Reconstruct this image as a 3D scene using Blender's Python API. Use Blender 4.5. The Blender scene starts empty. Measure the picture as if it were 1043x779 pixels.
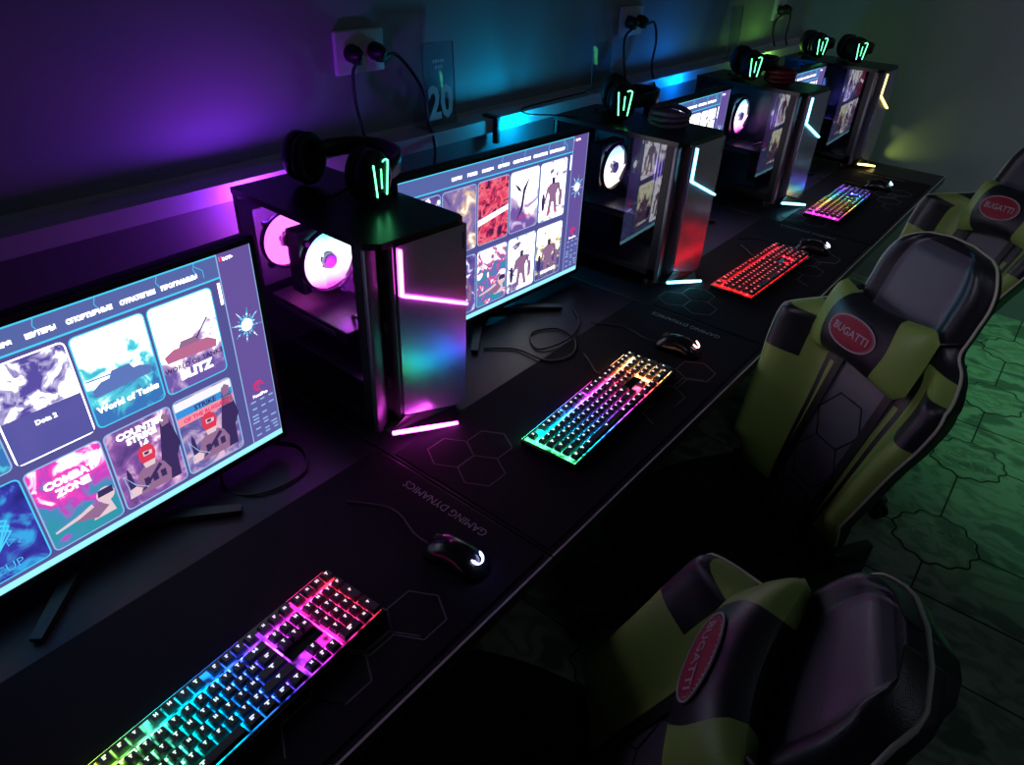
import bpy, bmesh, math, random
from mathutils import Vector, Matrix
S = bpy.context.scene
COL = S.collection
PI = math.pi
T = 0.75                       # desk top height

# ------------------------------------------------------------------ camera
cam_d = bpy.data.cameras.new('camera'); cam = bpy.data.objects.new('camera', cam_d); COL.objects.link(cam)
cam_d.sensor_width = 36; cam_d.lens = 710.07/1043*36; cam_d.clip_start = .02; cam_d.clip_end = 50
R_ = Vector((0.77532374, 0.63021681, 0.04122941)); U_ = Vector((-0.37546087, 0.40744911, 0.83247484)); F_ = Vector((-0.50784075, 0.66091753, -0.55252672))
m = Matrix.Identity(4)
for i in range(3):
    m[i][0] = R_[i]; m[i][1] = U_[i]; m[i][2] = -F_[i]
m[0][3], m[1][3], m[2][3] = 1.15645, -0.79305, 0.88439+T
cam.matrix_world = m
S.camera = cam

# ------------------------------------------------------------------ world, view
w = bpy.data.worlds.new('world'); S.world = w; w.use_nodes = True
w.node_tree.nodes['Background'].inputs[0].default_value = (.05, .055, .09, 1)
w.node_tree.nodes['Background'].inputs[1].default_value = .02
S.view_settings.view_transform = 'Standard'; S.view_settings.look = 'None'
S.view_settings.gamma = 1; S.view_settings.use_curve_mapping = False; S.view_settings.exposure = 0
S.cycles.use_denoising = True
S.cycles.max_bounces = 8; S.cycles.transparent_max_bounces = 12

def area(name, loc, target, size, power, color, spread=180):
    l = bpy.data.lights.new(name, 'AREA'); l.energy = power; l.color = color; l.shape = 'DISK'; l.size = size; l.spread = math.radians(spread)
    o = bpy.data.objects.new(name, l); COL.objects.link(o); o.location = loc
    o.rotation_euler = (Vector(target)-Vector(loc)).to_track_quat('-Z', 'Y').to_euler(); return o
def point(name, loc, radius, power, color):
    l = bpy.data.lights.new(name, 'POINT'); l.energy = power; l.color = color; l.shadow_soft_size = radius
    o = bpy.data.objects.new(name, l); COL.objects.link(o); o.location = loc; return o
def spot(name, loc, target, power, color, deg, blend=.8, radius=.01):
    l = bpy.data.lights.new(name, 'SPOT'); l.energy = power; l.color = color; l.spot_size = math.radians(deg); l.spot_blend = blend; l.shadow_soft_size = radius
    o = bpy.data.objects.new(name, l); COL.objects.link(o); o.location = loc
    o.rotation_euler = (Vector(target)-Vector(loc)).to_track_quat('-Z', 'Y').to_euler(); return o
# a green ceiling strip over the aisle, then fill lights added at ceiling height
spot('aisle_lamp', (2.0, 3.1, 2.45), (1.75, 2.75, 0), 95, (.20, 1, .46), 62, 1, .12)
spot('added_fill', (.95, -1.35, 2.35), (1.0, 1.0, 1.16), 33, (.80, .74, 1.0), 32, 1, .18)  # added narrow spot giving the middle and far chairs frontal light
area('added_fill', (1.7, 2.2, 2.5), (1.2, 3.42, 1.0), .4, 1.3, (.70, .80, 1.0), 100)  # added light that brightens the far wall
area('added_fill', (2.2, .2, 2.5), (1.3, .6, .6), .5, .45, (.72, .80, .95), 120)  # added dim fill over the whole row

# ------------------------------------------------------------------ materials
MATS = {}
def nt(name):
    m = bpy.data.materials.new(name); m.use_nodes = True; t = m.node_tree
    return m, t, t.nodes['Principled BSDF']
def mat(name, col, rough=.5, metal=0, bump=0, bscale=200, var=0, vscale=8, spec=.5, coat=0):
    if name in MATS: return MATS[name]
    m, t, p = nt(name)
    p.inputs['Base Color'].default_value = (*col, 1); p.inputs['Roughness'].default_value = rough
    p.inputs['Metallic'].default_value = metal; p.inputs['Specular IOR Level'].default_value = spec
    p.inputs['Coat Weight'].default_value = coat; p.inputs['Coat Roughness'].default_value = .15
    tc = t.nodes.new('ShaderNodeTexCoord')
    n = t.nodes.new('ShaderNodeTexNoise'); n.inputs['Scale'].default_value = vscale; n.inputs['Detail'].default_value = 4
    t.links.new(tc.outputs['Object'], n.inputs['Vector'])
    if var:
        mx = t.nodes.new('ShaderNodeMix'); mx.data_type = 'RGBA'
        mx.inputs[6].default_value = (*[c*(1-var) for c in col], 1); mx.inputs[7].default_value = (*[min(1, c*(1+var)) for c in col], 1)
        t.links.new(n.outputs['Fac'], mx.inputs[0]); t.links.new(mx.outputs[2], p.inputs['Base Color'])
    if bump:
        n2 = t.nodes.new('ShaderNodeTexNoise'); n2.inputs['Scale'].default_value = bscale; n2.inputs['Detail'].default_value = 3
        t.links.new(tc.outputs['Object'], n2.inputs['Vector'])
        b = t.nodes.new('ShaderNodeBump'); b.inputs['Strength'].default_value = bump; b.inputs['Distance'].default_value = .002
        t.links.new(n2.outputs['Fac'], b.inputs['Height']); t.links.new(b.outputs['Normal'], p.inputs['Normal'])
    MATS[name] = m; return m
def emis(name, col, s=1.0):
    if name in MATS: return MATS[name]
    m, t, p = nt(name)
    p.inputs['Base Color'].default_value = (.02, .02, .02, 1); p.inputs['Roughness'].default_value = .4
    p.inputs['Emission Color'].default_value = (*col, 1); p.inputs['Emission Strength'].default_value = s
    MATS[name] = m; return m
def art(name, stops, scale=30, s=1.0, detail=5, dist=1.0, grad=None, seed=0):
    """emissive picture: noise through a ramp; grad adds a vertical slope (v0,v1,amount)"""
    if name in MATS: return MATS[name]
    m, t, p = nt(name); N = t.nodes.new; L = t.links.new
    p.inputs['Base Color'].default_value = (.02, .02, .02, 1); p.inputs['Roughness'].default_value = .35
    tc = N('ShaderNodeTexCoord'); mp = N('ShaderNodeMapping'); mp.inputs['Location'].default_value = (seed*1.7, seed*.9, seed*2.3)
    L(tc.outputs['Object'], mp.inputs['Vector'])
    n = N('ShaderNodeTexNoise'); n.inputs['Scale'].default_value = scale; n.inputs['Detail'].default_value = detail; n.inputs['Distortion'].default_value = dist
    L(mp.outputs['Vector'], n.inputs['Vector']); f = n.outputs['Fac']
    if grad:
        sp = N('ShaderNodeSeparateXYZ'); L(tc.outputs['Object'], sp.inputs[0])
        mr = N('ShaderNodeMapRange'); mr.inputs[1].default_value = grad[0]; mr.inputs[2].default_value = grad[1]; mr.inputs[3].default_value = -grad[2]; mr.inputs[4].default_value = grad[2]
        L(sp.outputs[2], mr.inputs[0]); ad = N('ShaderNodeMath'); L(f, ad.inputs[0]); L(mr.outputs[0], ad.inputs[1]); f = ad.outputs[0]
    r = N('ShaderNodeValToRGB'); e = r.color_ramp.elements
    while len(e) > 1: e.remove(e[-1])
    e[0].position = stops[0][0]; e[0].color = (*stops[0][1], 1)
    for ps, c in stops[1:]:
        k = e.new(ps); k.color = (*c, 1)
    L(f, r.inputs[0]); L(r.outputs[0], p.inputs['Emission Color']); p.inputs['Emission Strength'].default_value = s
    MATS[name] = m; return m
def rainbow(name, stops, axis, lo, hi, s, noise=.0, nscale=60, base=(.02, .02, .02)):
    """backlight whose colour runs along one object axis"""
    if name in MATS: return MATS[name]
    m, t, p = nt(name); N = t.nodes.new; L = t.links.new
    p.inputs['Base Color'].default_value = (*base, 1); p.inputs['Roughness'].default_value = .4
    tc = N('ShaderNodeTexCoord'); sp = N('ShaderNodeSeparateXYZ'); L(tc.outputs['Object'], sp.inputs[0])
    mr = N('ShaderNodeMapRange'); mr.inputs[1].default_value = lo; mr.inputs[2].default_value = hi; L(sp.outputs[axis], mr.inputs[0])
    r = N('ShaderNodeValToRGB'); e = r.color_ramp.elements
    while len(e) > 1: e.remove(e[-1])
    e[0].position = stops[0][0]; e[0].color = (*stops[0][1], 1)
    for ps, c in stops[1:]:
        k = e.new(ps); k.color = (*c, 1)
    L(mr.outputs[0], r.inputs[0]); L(r.outputs[0], p.inputs['Emission Color']); p.inputs['Emission Strength'].default_value = s
    if noise:
        n = N('ShaderNodeTexNoise'); n.inputs['Scale'].default_value = nscale; n.inputs['Detail'].default_value = 1
        L(tc.outputs['Object'], n.inputs['Vector'])
        m2 = N('ShaderNodeMapRange'); m2.inputs[1].default_value = .35; m2.inputs[2].default_value = .65; m2.inputs[3].default_value = s*(1-noise); m2.inputs[4].default_value = s*(1+noise)
        L(n.outputs['Fac'], m2.inputs[0]); L(m2.outputs[0], p.inputs['Emission Strength'])
    MATS[name] = m; return m
def glass(name, tint, ior=1.5, rough=0.0, extra=0.0):
    if name in MATS: return MATS[name]
    m, t, p = nt(name); N = t.nodes.new; L = t.links.new; t.nodes.remove(p)
    tr = N('ShaderNodeBsdfTransparent'); tr.inputs[0].default_value = (*tint, 1)
    gl = N('ShaderNodeBsdfGlossy'); gl.inputs['Roughness'].default_value = rough
    ge = N('ShaderNodeNewGeometry'); dt = N('ShaderNodeVectorMath'); dt.operation = 'DOT_PRODUCT'; L(ge.outputs['Incoming'], dt.inputs[0]); L(ge.outputs['Normal'], dt.inputs[1])
    def mth(op, a, b_=None):
        q = N('ShaderNodeMath'); q.operation = op
        for i, v in enumerate((a, b_)):
            if v is None: continue
            if isinstance(v, (int, float)): q.inputs[i].default_value = v
            else: L(v, q.inputs[i])
        return q.outputs[0]
    f0 = ((ior-1)/(ior+1))**2     # schlick, the same from both faces of the pane
    fr = mth('ADD', mth('MULTIPLY', mth('POWER', mth('SUBTRACT', 1.0, mth('ABSOLUTE', dt.outputs['Value'])), 5.0), 1-f0), f0)
    mx = N('ShaderNodeMixShader'); L(fr, mx.inputs[0]); L(tr.outputs[0], mx.inputs[1]); L(gl.outputs[0], mx.inputs[2])
    L(mx.outputs[0], t.nodes['Material Output'].inputs[0]); MATS[name] = m; return m

black = mat('black_plastic', (.012, .012, .014), .42, bump=.15, bscale=400)
black_gloss = mat('gloss_black', (.008, .008, .010), .22)
black_metal = mat('black_steel', (.018, .018, .022), .38, .3, bump=.05)
cable_m = mat('cable_rubber', (.012, .012, .014), .45)
white_plastic = mat('white_plastic', (.75, .75, .77), .45, var=.06)
slab_m = mat('brushed_front', (.55, .52, .72), .25, .82, var=.04, vscale=25)
column_m = mat('case_frame', (.20, .19, .24), .35, .7)
leather_b = mat('black_leather', (.016, .016, .02), .36, bump=.25, bscale=500, var=.2, spec=.7)
leather_d = mat('panel_leather', (.095, .09, .115), .40, bump=.25, bscale=500, var=.1, spec=.8)
leather_g = mat('green_leather', (.30, .44, .10), .42, bump=.25, bscale=500, var=.12)
piping_m = mat('cream_piping', (.62, .62, .46), .4)
red_m = mat('red_badge', (.36, .012, .04), .6, bump=.3, bscale=600)
thread_m = mat('badge_thread', (.50, .42, .46), .7)
em_green = emis('led_green', (.12, 1.0, .38), 5.0)
em_magenta = emis('led_magenta', (1.0, .07, .78), 15.0)
em_cyanled = emis('led_cyan', (.18, .80, 1.0), 6.0)
em_yellow = emis('led_yellow', (1.0, .78, .18), 4.5)

# ------------------------------------------------------------------ mesh helpers
class MB:
    def __init__(s): s.v = []; s.f = []; s.mi = []; s.mats = []; s.sm = []
    def mid(s, m):
        if m not in s.mats: s.mats.append(m)
        return s.mats.index(m)
    def add(s, vs, fs, m, smooth=False, M=None):
        o = len(s.v)
        for v in vs:
            v = Vector(v); s.v.append(tuple(M @ v if M else v))
        k = s.mid(m)
        for f in fs: s.f.append(tuple(o+i for i in f)); s.mi.append(k); s.sm.append(smooth)
    def box(s, a, b, m, M=None, taper=None, bev=0):
        if bev:
            bm = bmesh.new(); bmesh.ops.create_cube(bm, size=1)
            for v in bm.verts: v.co = Vector([a[i]+(v.co[i]+.5)*(b[i]-a[i]) for i in range(3)])
            bmesh.ops.bevel(bm, geom=bm.edges[:], offset=bev, segments=3, affect='EDGES', profile=.5)
            s.bm(bm, m, M, True); return
        x0, y0, z0 = a; x1, y1, z1 = b; tx = ty = 0
        if taper: tx, ty = taper
        vs = [(x0, y0, z0), (x1, y0, z0), (x1, y1, z0), (x0, y1, z0), (x0+tx, y0+ty, z1), (x1-tx, y0+ty, z1), (x1-tx, y1-ty, z1), (x0+tx, y1-ty, z1)]
        s.add(vs, [(3, 2, 1, 0), (4, 5, 6, 7), (0, 1, 5, 4), (1, 2, 6, 5), (2, 3, 7, 6), (3, 0, 4, 7)], m, False, M)
    def bm(s, bm, m, M=None, smooth=False):
        bm.verts.index_update(); s.add([v.co.copy() for v in bm.verts], [tuple(v.index for v in f.verts) for f in bm.faces], m, smooth, M); bm.free()
    def tube(s, pts, r, m, n=8, M=None, closed=False, caps=True):
        pts = [Vector(p) for p in pts]; rs = r if isinstance(r, (list, tuple)) else [r]*len(pts)
        N = len(pts); vs = []; up = None
        for i, p in enumerate(pts):
            if closed: t = (pts[(i+1) % N]-pts[i-1]).normalized()
            else: t = (pts[min(i+1, N-1)]-pts[max(i-1, 0)]).normalized()
            if up is None:
                up = Vector((0, 0, 1)) if abs(t.z) < .9 else Vector((1, 0, 0))
            a = t.cross(up); a.normalize(); b = a.cross(t); b.normalize(); up = b
            for k in range(n):
                q = 2*PI*k/n; vs.append(p+a*rs[i]*math.cos(q)+b*rs[i]*math.sin(q))
        fs = []
        for i in range(N if closed else N-1):
            j = (i+1) % N
            for k in range(n):
                l = (k+1) % n; fs.append((i*n+k, i*n+l, j*n+l, j*n+k))
        if caps and not closed:
            fs.append(tuple(range(n))[::-1]); fs.append(tuple((N-1)*n+k for k in range(n)))
        s.add(vs, fs, m, True, M)
    def lathe(s, prof, m, n=28, M=None, smooth=True):
        """prof: list of (radius, z); around local z"""
        vs = []; fs = []
        for r, z in prof:
            for k in range(n): vs.append((r*math.cos(2*PI*k/n), r*math.sin(2*PI*k/n), z))
        for i in range(len(prof)-1):
            for k in range(n):
                l = (k+1) % n; fs.append((i*n+k, i*n+l, (i+1)*n+l, (i+1)*n+k))
        fs.append(tuple(range(n))[::-1]); fs.append(tuple((len(prof)-1)*n+k for k in range(n)))
        s.add(vs, fs, m, smooth, M)
    def prism(s, poly, d0, d1, m, M=None):
        """poly in local xy, extruded z d0..d1"""
        n = len(poly); vs = [(x, y, d0) for x, y in poly]+[(x, y, d1) for x, y in poly]
        fs = [tuple(range(n))[::-1], tuple(range(n, 2*n))]+[(i, (i+1) % n, n+(i+1) % n, n+i) for i in range(n)]
        s.add(vs, fs, m, False, M)
    def build(s, name, parent=None):
        me = bpy.data.meshes.new(name); me.from_pydata(s.v, [], s.f)
        for m in s.mats: me.materials.append(m)
        me.polygons.foreach_set('material_index', s.mi); me.polygons.foreach_set('use_smooth', s.sm)
        me.update()
        o = bpy.data.objects.new(name, me); COL.objects.link(o)
        if parent: o.parent = parent
        return o
def spline(P, k=8, closed=False):
    P = [Vector(p) for p in P]; n = len(P); out = []
    for i in range(n if closed else n-1):
        if closed: a, b, c, d = P[i-1], P[i], P[(i+1) % n], P[(i+2) % n]
        else: a, b, c, d = P[max(i-1, 0)], P[i], P[i+1], P[min(i+2, n-1)]
        for j in range(k):
            t = j/k; out.append(.5*((2*b)+(c-a)*t+(2*a-5*b+4*c-d)*t*t+(3*b-a-3*c+d)*t**3))
    if not closed: out.append(P[-1])
    return out
def tag(o, label=None, cat=None, group=None, kind=None):
    if label: o['label'] = label
    if cat: o['category'] = cat
    if group: o['group'] = group
    if kind: o['kind'] = kind
    return o
def empty(name, loc, rz=0, label=None, cat=None, group=None):
    o = bpy.data.objects.new(name, None); COL.objects.link(o); o.location = loc; o.rotation_euler = (0, 0, rz); o.empty_display_size = .05
    return tag(o, label, cat, group)
_tc = {}
def text_geo(txt, size, depth=0, bold=0):
    k = (txt, size, depth, bold)
    if k in _tc: return _tc[k]
    c = bpy.data.curves.new('t', 'FONT'); c.body = txt; c.size = size; c.align_x = 'CENTER'; c.align_y = 'CENTER'; c.extrude = depth; c.offset = bold; c.resolution_u = 2
    o = bpy.data.objects.new('t', c); COL.objects.link(o)
    dg = bpy.context.evaluated_depsgraph_get(); dg.update(); me = bpy.data.meshes.new_from_object(o.evaluated_get(dg))
    g = ([tuple(v.co) for v in me.vertices], [tuple(p.vertices) for p in me.polygons])
    bpy.data.objects.remove(o); bpy.data.curves.remove(c); bpy.data.meshes.remove(me); _tc[k] = g; return g
def copy_tree(o, parent=None):
    c = o.copy(); COL.objects.link(c); c.parent = parent
    for ch in list(o.children): copy_tree(ch, c)
    return c

# ------------------------------------------------------------------ setting
m, t, p = nt('floor_tiles'); N = t.nodes.new; L = t.links.new
tc = N('ShaderNodeTexCoord'); n1 = N('ShaderNodeTexNoise'); n1.inputs['Scale'].default_value = 5.0; n1.inputs['Detail'].default_value = 3; n1.inputs['Distortion'].default_value = .2
mpn = N('ShaderNodeMapping'); mpn.inputs['Scale'].default_value = (1, 1.5, 1); L(tc.outputs['Object'], mpn.inputs[0]); L(mpn.outputs[0], n1.inputs['Vector'])
r = N('ShaderNodeValToRGB'); e = r.color_ramp.elements; e[0].position = .40; e[0].color = (.10, .14, .10, 1); e[1].position = .47; e[1].color = (.30, .37, .26, 1)
k = e.new(.53); k.color = (.27, .33, .24, 1); k = e.new(.57); k.color = (.16, .22, .14, 1); k = e.new(.66); k.color = (.34, .42, .28, 1)
L(n1.outputs['Fac'], r.inputs[0]); L(r.outputs[0], p.inputs['Base Color']); p.inputs['Roughness'].default_value = .42
n2 = N('ShaderNodeTexNoise'); n2.inputs['Scale'].default_value = 40; L(tc.outputs['Object'], n2.inputs['Vector'])
bp = N('ShaderNodeBump'); bp.inputs['Strength'].default_value = .3; bp.inputs['Distance'].default_value = .004; L(n2.outputs['Fac'], bp.inputs['Height']); L(bp.outputs[0], p.inputs['Normal'])
floor_m = m
grout = mat('grout', (.02, .025, .02), .8)
emboss = mat('tile_emboss', (.24, .30, .22), .4)
X0, X1, Y0, Y1, ZC = -.25, 3.3, -2.2, 3.42, 2.7
b = MB(); b.box((X0, Y0, -.1), (X1, Y1, 0), floor_m)
def strip(b, pts, wd, z0, z1, m, closed=False):
    pts = [Vector((p[0], p[1], 0)) for p in pts]; n = len(pts); vs = []; fs = []
    for i in range(n):
        t = (pts[(i+1) % n]-pts[i-1]) if closed else (pts[min(i+1, n-1)]-pts[max(i-1, 0)])
        t.normalize(); q = Vector((-t.y, t.x, 0))*wd/2
        for sgn, z in ((1, z0), (1, z1), (-1, z1), (-1, z0)): vs.append(pts[i]+q*sgn+Vector((0, 0, z)))
    for i in range(n if closed else n-1):
        j = (i+1) % n
        for k in range(4):
            l = (k+1) % 4; fs.append((i*4+k, i*4+l, j*4+l, j*4+k))
    b.add(vs, fs, m)
def oval(cx, cy, ax, ay):
    out = []
    for k in range(64):
        q = 2*PI*k/64; rr = 1+.055*math.cos(12*q)+.03*math.sin(7*q)
        out.append((cx+ax*rr*math.cos(q), cy+ay*rr*math.sin(q)))
    return out
P_ = .54
for i in range(-2, 4):
    cx = 1.262+i*P_
    for j in range(-5, 4):
        cy = 1.385+j*P_
        if cx < X0+.15 or cx > X1-.15 or cy < Y0+.16 or cy > Y1-.16: continue
        o_ = oval(cx, cy, .125, .128)
        strip(b, o_, .006, 0, .0008, grout, True)
        strip(b, oval(cx, cy, .118, .121), .004, 0, .0016, emboss, True)
        strip(b, oval(cx, cy, .07, .07), .004, 0, .0012, emboss, True)
        for k in range(6):
            q = PI*k/3; strip(b, [(cx+.02*math.cos(q), cy+.02*math.sin(q)), (cx+.06*math.cos(q), cy+.06*math.sin(q))], .005, 0, .0012, emboss)
        strip(b, [(cx-.008, cy+.128), (cx-.008, cy+P_-.128)], .006, 0, .0008, grout)
        strip(b, [(cx+.128, cy), (cx+P_-.128, cy)], .005, 0, .0008, grout)
for j in range(-5, 4):
    y = 1.11+j*P_*1.0
    if Y0 < y < Y1 and j % 2 == 0: strip(b, [(X0, y), (X1, y)], .006, 0, .001, grout)
tag(b.build('floor'), kind='structure')
wall_m = mat('wall_paint', (.34, .37, .40), .55, bump=.2, bscale=60, var=.06, vscale=3)
def slab(name, a, c, mm):
    b = MB(); b.box(a, c, mm); return tag(b.build(name), kind='structure')
slab('wall_left', (X0-.12, Y0, 0), (X0, Y1, ZC), wall_m)
slab('wall_far', (X0-.12, Y1, 0), (X1+.12, Y1+.12, ZC), wall_m)
slab('wall_right', (X1, Y0, 0), (X1+.12, Y1, ZC), wall_m)
slab('wall_near', (X0-.12, Y0-.12, 0), (X1+.12, Y0, ZC), wall_m)
slab('ceiling', (X0-.12, Y0-.12, ZC), (X1+.12, Y1+.12, ZC+.1), wall_m)
# cable ledge running along the wall behind the desks
ledge_m = mat('ledge_laminate', (.62, .61, .66), .45, var=.1)
b = MB(); b.box((X0, Y0, T+.375), (-.17, Y1, T+.412), ledge_m); b.box((X0, Y0, T+.412), (-.245, Y1, T+.422), ledge_m)
tag(b.build('trim_1'), kind='structure')
b = MB(); b.box((X0, Y0, T-.2), (-.185, Y1, T+.374), mat('back_panel', (.16, .16, .20), .5, var=.1)); tag(b.build('trim_2'), kind='structure')

# ------------------------------------------------------------------ desks and their mats
desk_m = mat('desk_laminate', (.016, .014, .022), .42, spec=.35, bump=.1, bscale=120, var=.15)
edge_m = mat('desk_edge_band', (.035, .03, .03), .4)
edge_hl_m = mat('desk_edge_highlight', (.55, .5, .5), .35)  # pale colour paints the highlight along the desk's top edge
mat_cloth = mat('mat_cloth', (.005, .004, .009), .85, spec=.25, bump=.4, bscale=900)
mat_line = mat('mat_print', (.12, .12, .13), .7)
mat_text = mat('mat_lettering', (.32, .31, .34), .7)
seams = [-1.95, -1.025, -.098, .83, 1.765, 2.69]
dlab = ['desk at the near left end, mostly below the frame', 'black desk nearest the camera carrying the near keyboard', 'black desk carrying the keyboard that shades from green to yellow', 'black desk carrying the all red keyboard', 'black desk carrying the farthest rainbow keyboard, by the far wall']
HEX = .047
def hexpts(cx, cy): return [(cx+HEX*math.cos(PI/6+PI/3*k), cy+HEX*math.sin(PI/6+PI/3*k)) for k in range(7)]
for i in range(1, 5):
    y0, y1 = seams[i-0], seams[i+1] if i < 5 else Y1
    y0, y1 = seams[i], (seams[i+1] if i < 4 else Y1-.0)
    if i == 1: y0 = seams[1]
for i, (y0, y1) in enumerate([(-1.025, -.098), (-.098, .83), (.83, 1.765), (1.765, 2.90)]):
    root = empty('desk', (.27, (y0+y1)/2, 0), 0, dlab[i+1], 'desk', 'desks in a row along the wall')
    hy = (y1-y0)/2-.0015
    b = MB(); b.box((-.455, -hy, T-.03), (.455, hy, T), desk_m, bev=.0015)
    b.build('desktop', root)
    b = MB(); b.box((.455, -hy, T-.029), (.4575, hy, T-.001), edge_m); b.box((.4535, -hy, T-.0012), (.4572, hy, T), edge_hl_m); b.build('edge_band', root)
    for sy in (-1, 1):
        b = MB(); b.box((-.42, sy*(hy-.03)-.012, 0), (-.02, sy*(hy-.03)+.012, T-.03), desk_m); b.build('side_panel', root)
    b = MB(); b.box((-.40, -hy+.05, .35), (-.385, hy-.05, T-.03), desk_m); b.build('modesty_panel', root)
mlab = ['wide black mouse mat with grey hexagon outlines on the nearest desk', 'wide black mouse mat with hexagon outlines under the green to yellow keyboard',
        'wide black mouse mat under the all red keyboard', 'wide black mouse mat under the farthest keyboard']
for i, (y0, y1) in enumerate([(-1.02, -.105), (-.09, .822), (.838, 1.757), (1.773, 2.69)]):
    b = MB(); z1 = .003; cut = .26 if i else .0
    xc = [.371, .335, .385, .40][i]
    yc = y0+.25
    px = [.33, .30, .36, .34][i]
    if i == 0:
        poly = [(.30, y0), (.712, y0), (.712, y1), (.30, y1)]
    else:
        poly = [(xc, y0), (.712, y0), (.712, y1), (.335, y1), (.335, yc), (xc, yc)]
    b.prism(poly, 0, z1, mat_cloth)
    hx = []
    for cx, cy in ((.672, y1-.295), (.632, y1-.365), (.60, y1-.295), (.672, y1-.436), (.64, y1-.225)): hx.append((cx, cy))
    if i: hx += [(.415, y0+.075), (.455, y0+.145), (.375, y0+.145) if i == 0 else (.495, y0+.075)]
    for cx, cy in hx:
        pts = [p_ for p_ in hexpts(cx, cy)]
        for k in range(6):
            a_, c_ = pts[k], pts[k+1]
            if max(a_[0], c_[0]) > .708 or min(a_[0], c_[0]) < .34: continue
            strip(b, [a_, c_], .0022, z1-.0005, z1+.0004, mat_line)
    g = text_geo('GAMING DYNAMICS', .0235)
    b.add(g[0], g[1], mat_text, False, Matrix.Translation((.512, y1-.030-(0 if i else 0), z1+.0005)) @ Matrix.Rotation(PI, 4, 'Z') @ Matrix.Diagonal((.92, 1, 1, 1)))
    o = b.build('mouse_mat'); o.location = (0, 0, T); tag(o, mlab[i], 'mouse mat', 'desk mats')

# ------------------------------------------------------------------ monitors
W_, H_ = .66, .385
def C(r_, g_, b_, k=1.0):
    f = lambda c: ((c/255+.055)/1.055)**2.4 if c/255 > .04045 else c/255/12.92
    return (f(r_)*k, f(g_)*k, f(b_)*k)
ui = emis('ui_violet', C(86, 84, 150), 1.0)
ui_head = emis('ui_header', C(88, 104, 168), 1.0)
ui_side = emis('ui_sidebar', C(104, 84, 158), 1.0)
ui_cyan = emis('ui_cyan_line', C(70, 200, 240), 1.15)
ui_white = emis('ui_white', (1, 1, 1), 2.6)
ui_soft = emis('ui_pale_line', C(150, 190, 235), 1.0)
ui_dark = emis('ui_dark', C(40, 36, 90), 1.0)
ui_red = emis('ui_red', C(235, 40, 110), 1.0)
ui_bar = emis('ui_bottom_bar', C(150, 232, 250), 1.2)
ui_burst = art('ui_burst', [(.35, C(84, 70, 160)), (.5, C(60, 190, 235)), (.62, (1.2, 1.4, 1.4))], 70, 1.0, 5, 2)
A = {}
def P2(n, *a, **k): A[n] = art('poster_'+n, *a, **k)
P2('sky', [(.30, C(60, 120, 190)), (.45, C(90, 220, 235)), (.58, (2.2, 2.6, 2.6))], 26, 1.0, grad=(.19, .34, .25), seed=1)
P2('haze', [(.28, C(110, 90, 170)), (.42, C(205, 170, 220)), (.55, (2.5, 2.5, 2.4))], 20, 1.0, grad=(.19, .34, .3), seed=2)
P2('smoke', [(.40, C(90, 80, 165)), (.50, C(200, 190, 235)), (.56, (2.6, 2.6, 2.6))], 34, 1.0, seed=3)
P2('plain', [(.3, C(82, 86, 160)), (.7, C(98, 92, 170))], 8, 1.0, seed=4)
P2('troop', [(.3, C(86, 62, 130)), (.5, C(150, 98, 178)), (.62, C(235, 190, 225)), (.7, (2, 1.6, 1.9))], 30, 1.0, seed=5)
P2('troop2', [(.3, C(70, 66, 130)), (.5, C(120, 110, 180)), (.65, C(230, 190, 215))], 30, 1.0, seed=9)
P2('pink', [(.25, C(50, 150, 170)), (.42, C(70, 140, 190)), (.52, C(190, 70, 190)), (.66, C(255, 70, 190)), (.78, (2.4, 1.8, 2.4))], 24, 1.05, grad=(.02, .165, .22), seed=6)
P2('neon', [(.35, C(40, 40, 130)), (.5, C(60, 60, 175)), (.62, C(60, 170, 235))], 22, 1.0, seed=7)
P2('crimson', [(.38, C(70, 30, 80)), (.48, C(225, 60, 100)), (.58, C(255, 120, 140)), (.66, C(120, 30, 80))], 42, 1.0, seed=8)
P2('white', [(.32, C(120, 90, 170)), (.42, C(225, 200, 240)), (.5, (2.6, 2.6, 2.5))], 16, 1.0, grad=(.19, .34, .3), seed=10)
P2('snow', [(.30, C(90, 70, 120)), (.38, C(170, 160, 205)), (.46, (2.6, 2.6, 2.6))], 38, 1.0, seed=11)
P2('gold', [(.30, C(84, 74, 150)), (.44, C(120, 110, 150)), (.52, C(225, 215, 150)), (.62, (2.3, 2.24, 1.6))], 36, 1.0, grad=(.02, .165, .18), seed=12)
P2('dusk', [(.34, C(88, 74, 150)), (.5, C(150, 125, 180)), (.60, C(240, 205, 170)), (.68, (2.2, 2.1, 1.8))], 18, 1.0, seed=13)
P2('comic', [(.35, C(50, 150, 180)), (.47, C(110, 110, 190)), (.55, C(235, 90, 150)), (.64, (2.4, 2.2, 2.4))], 40, 1.0, grad=(.02, .165, .1), seed=14)
P2('ink', [(.3, C(70, 60, 130)), (.55, C(110, 90, 170)), (.68, (2, 2, 2.2))], 30, 1.0, seed=15)
fig_d = emis('figure_dark', C(60, 46, 96), 1.0); fig_m = emis('figure_mid', C(150, 110, 150), 1.0); fig_l = emis('figure_light', C(235, 205, 215), 1.0); fig_r = emis('figure_red', C(225, 60, 90), 1.0)
tank_m = emis('tank_blue', C(96, 122, 190), 1.0); tank_r = emis('tank_rose', C(190, 110, 150), 1.0)
band_w = emis('band_white', C(240, 240, 250), 1.1); band_b = emis('band_blue', C(60, 150, 225), 1.0); band_r = emis('band_rose', C(250, 150, 170), 1.0)
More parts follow.
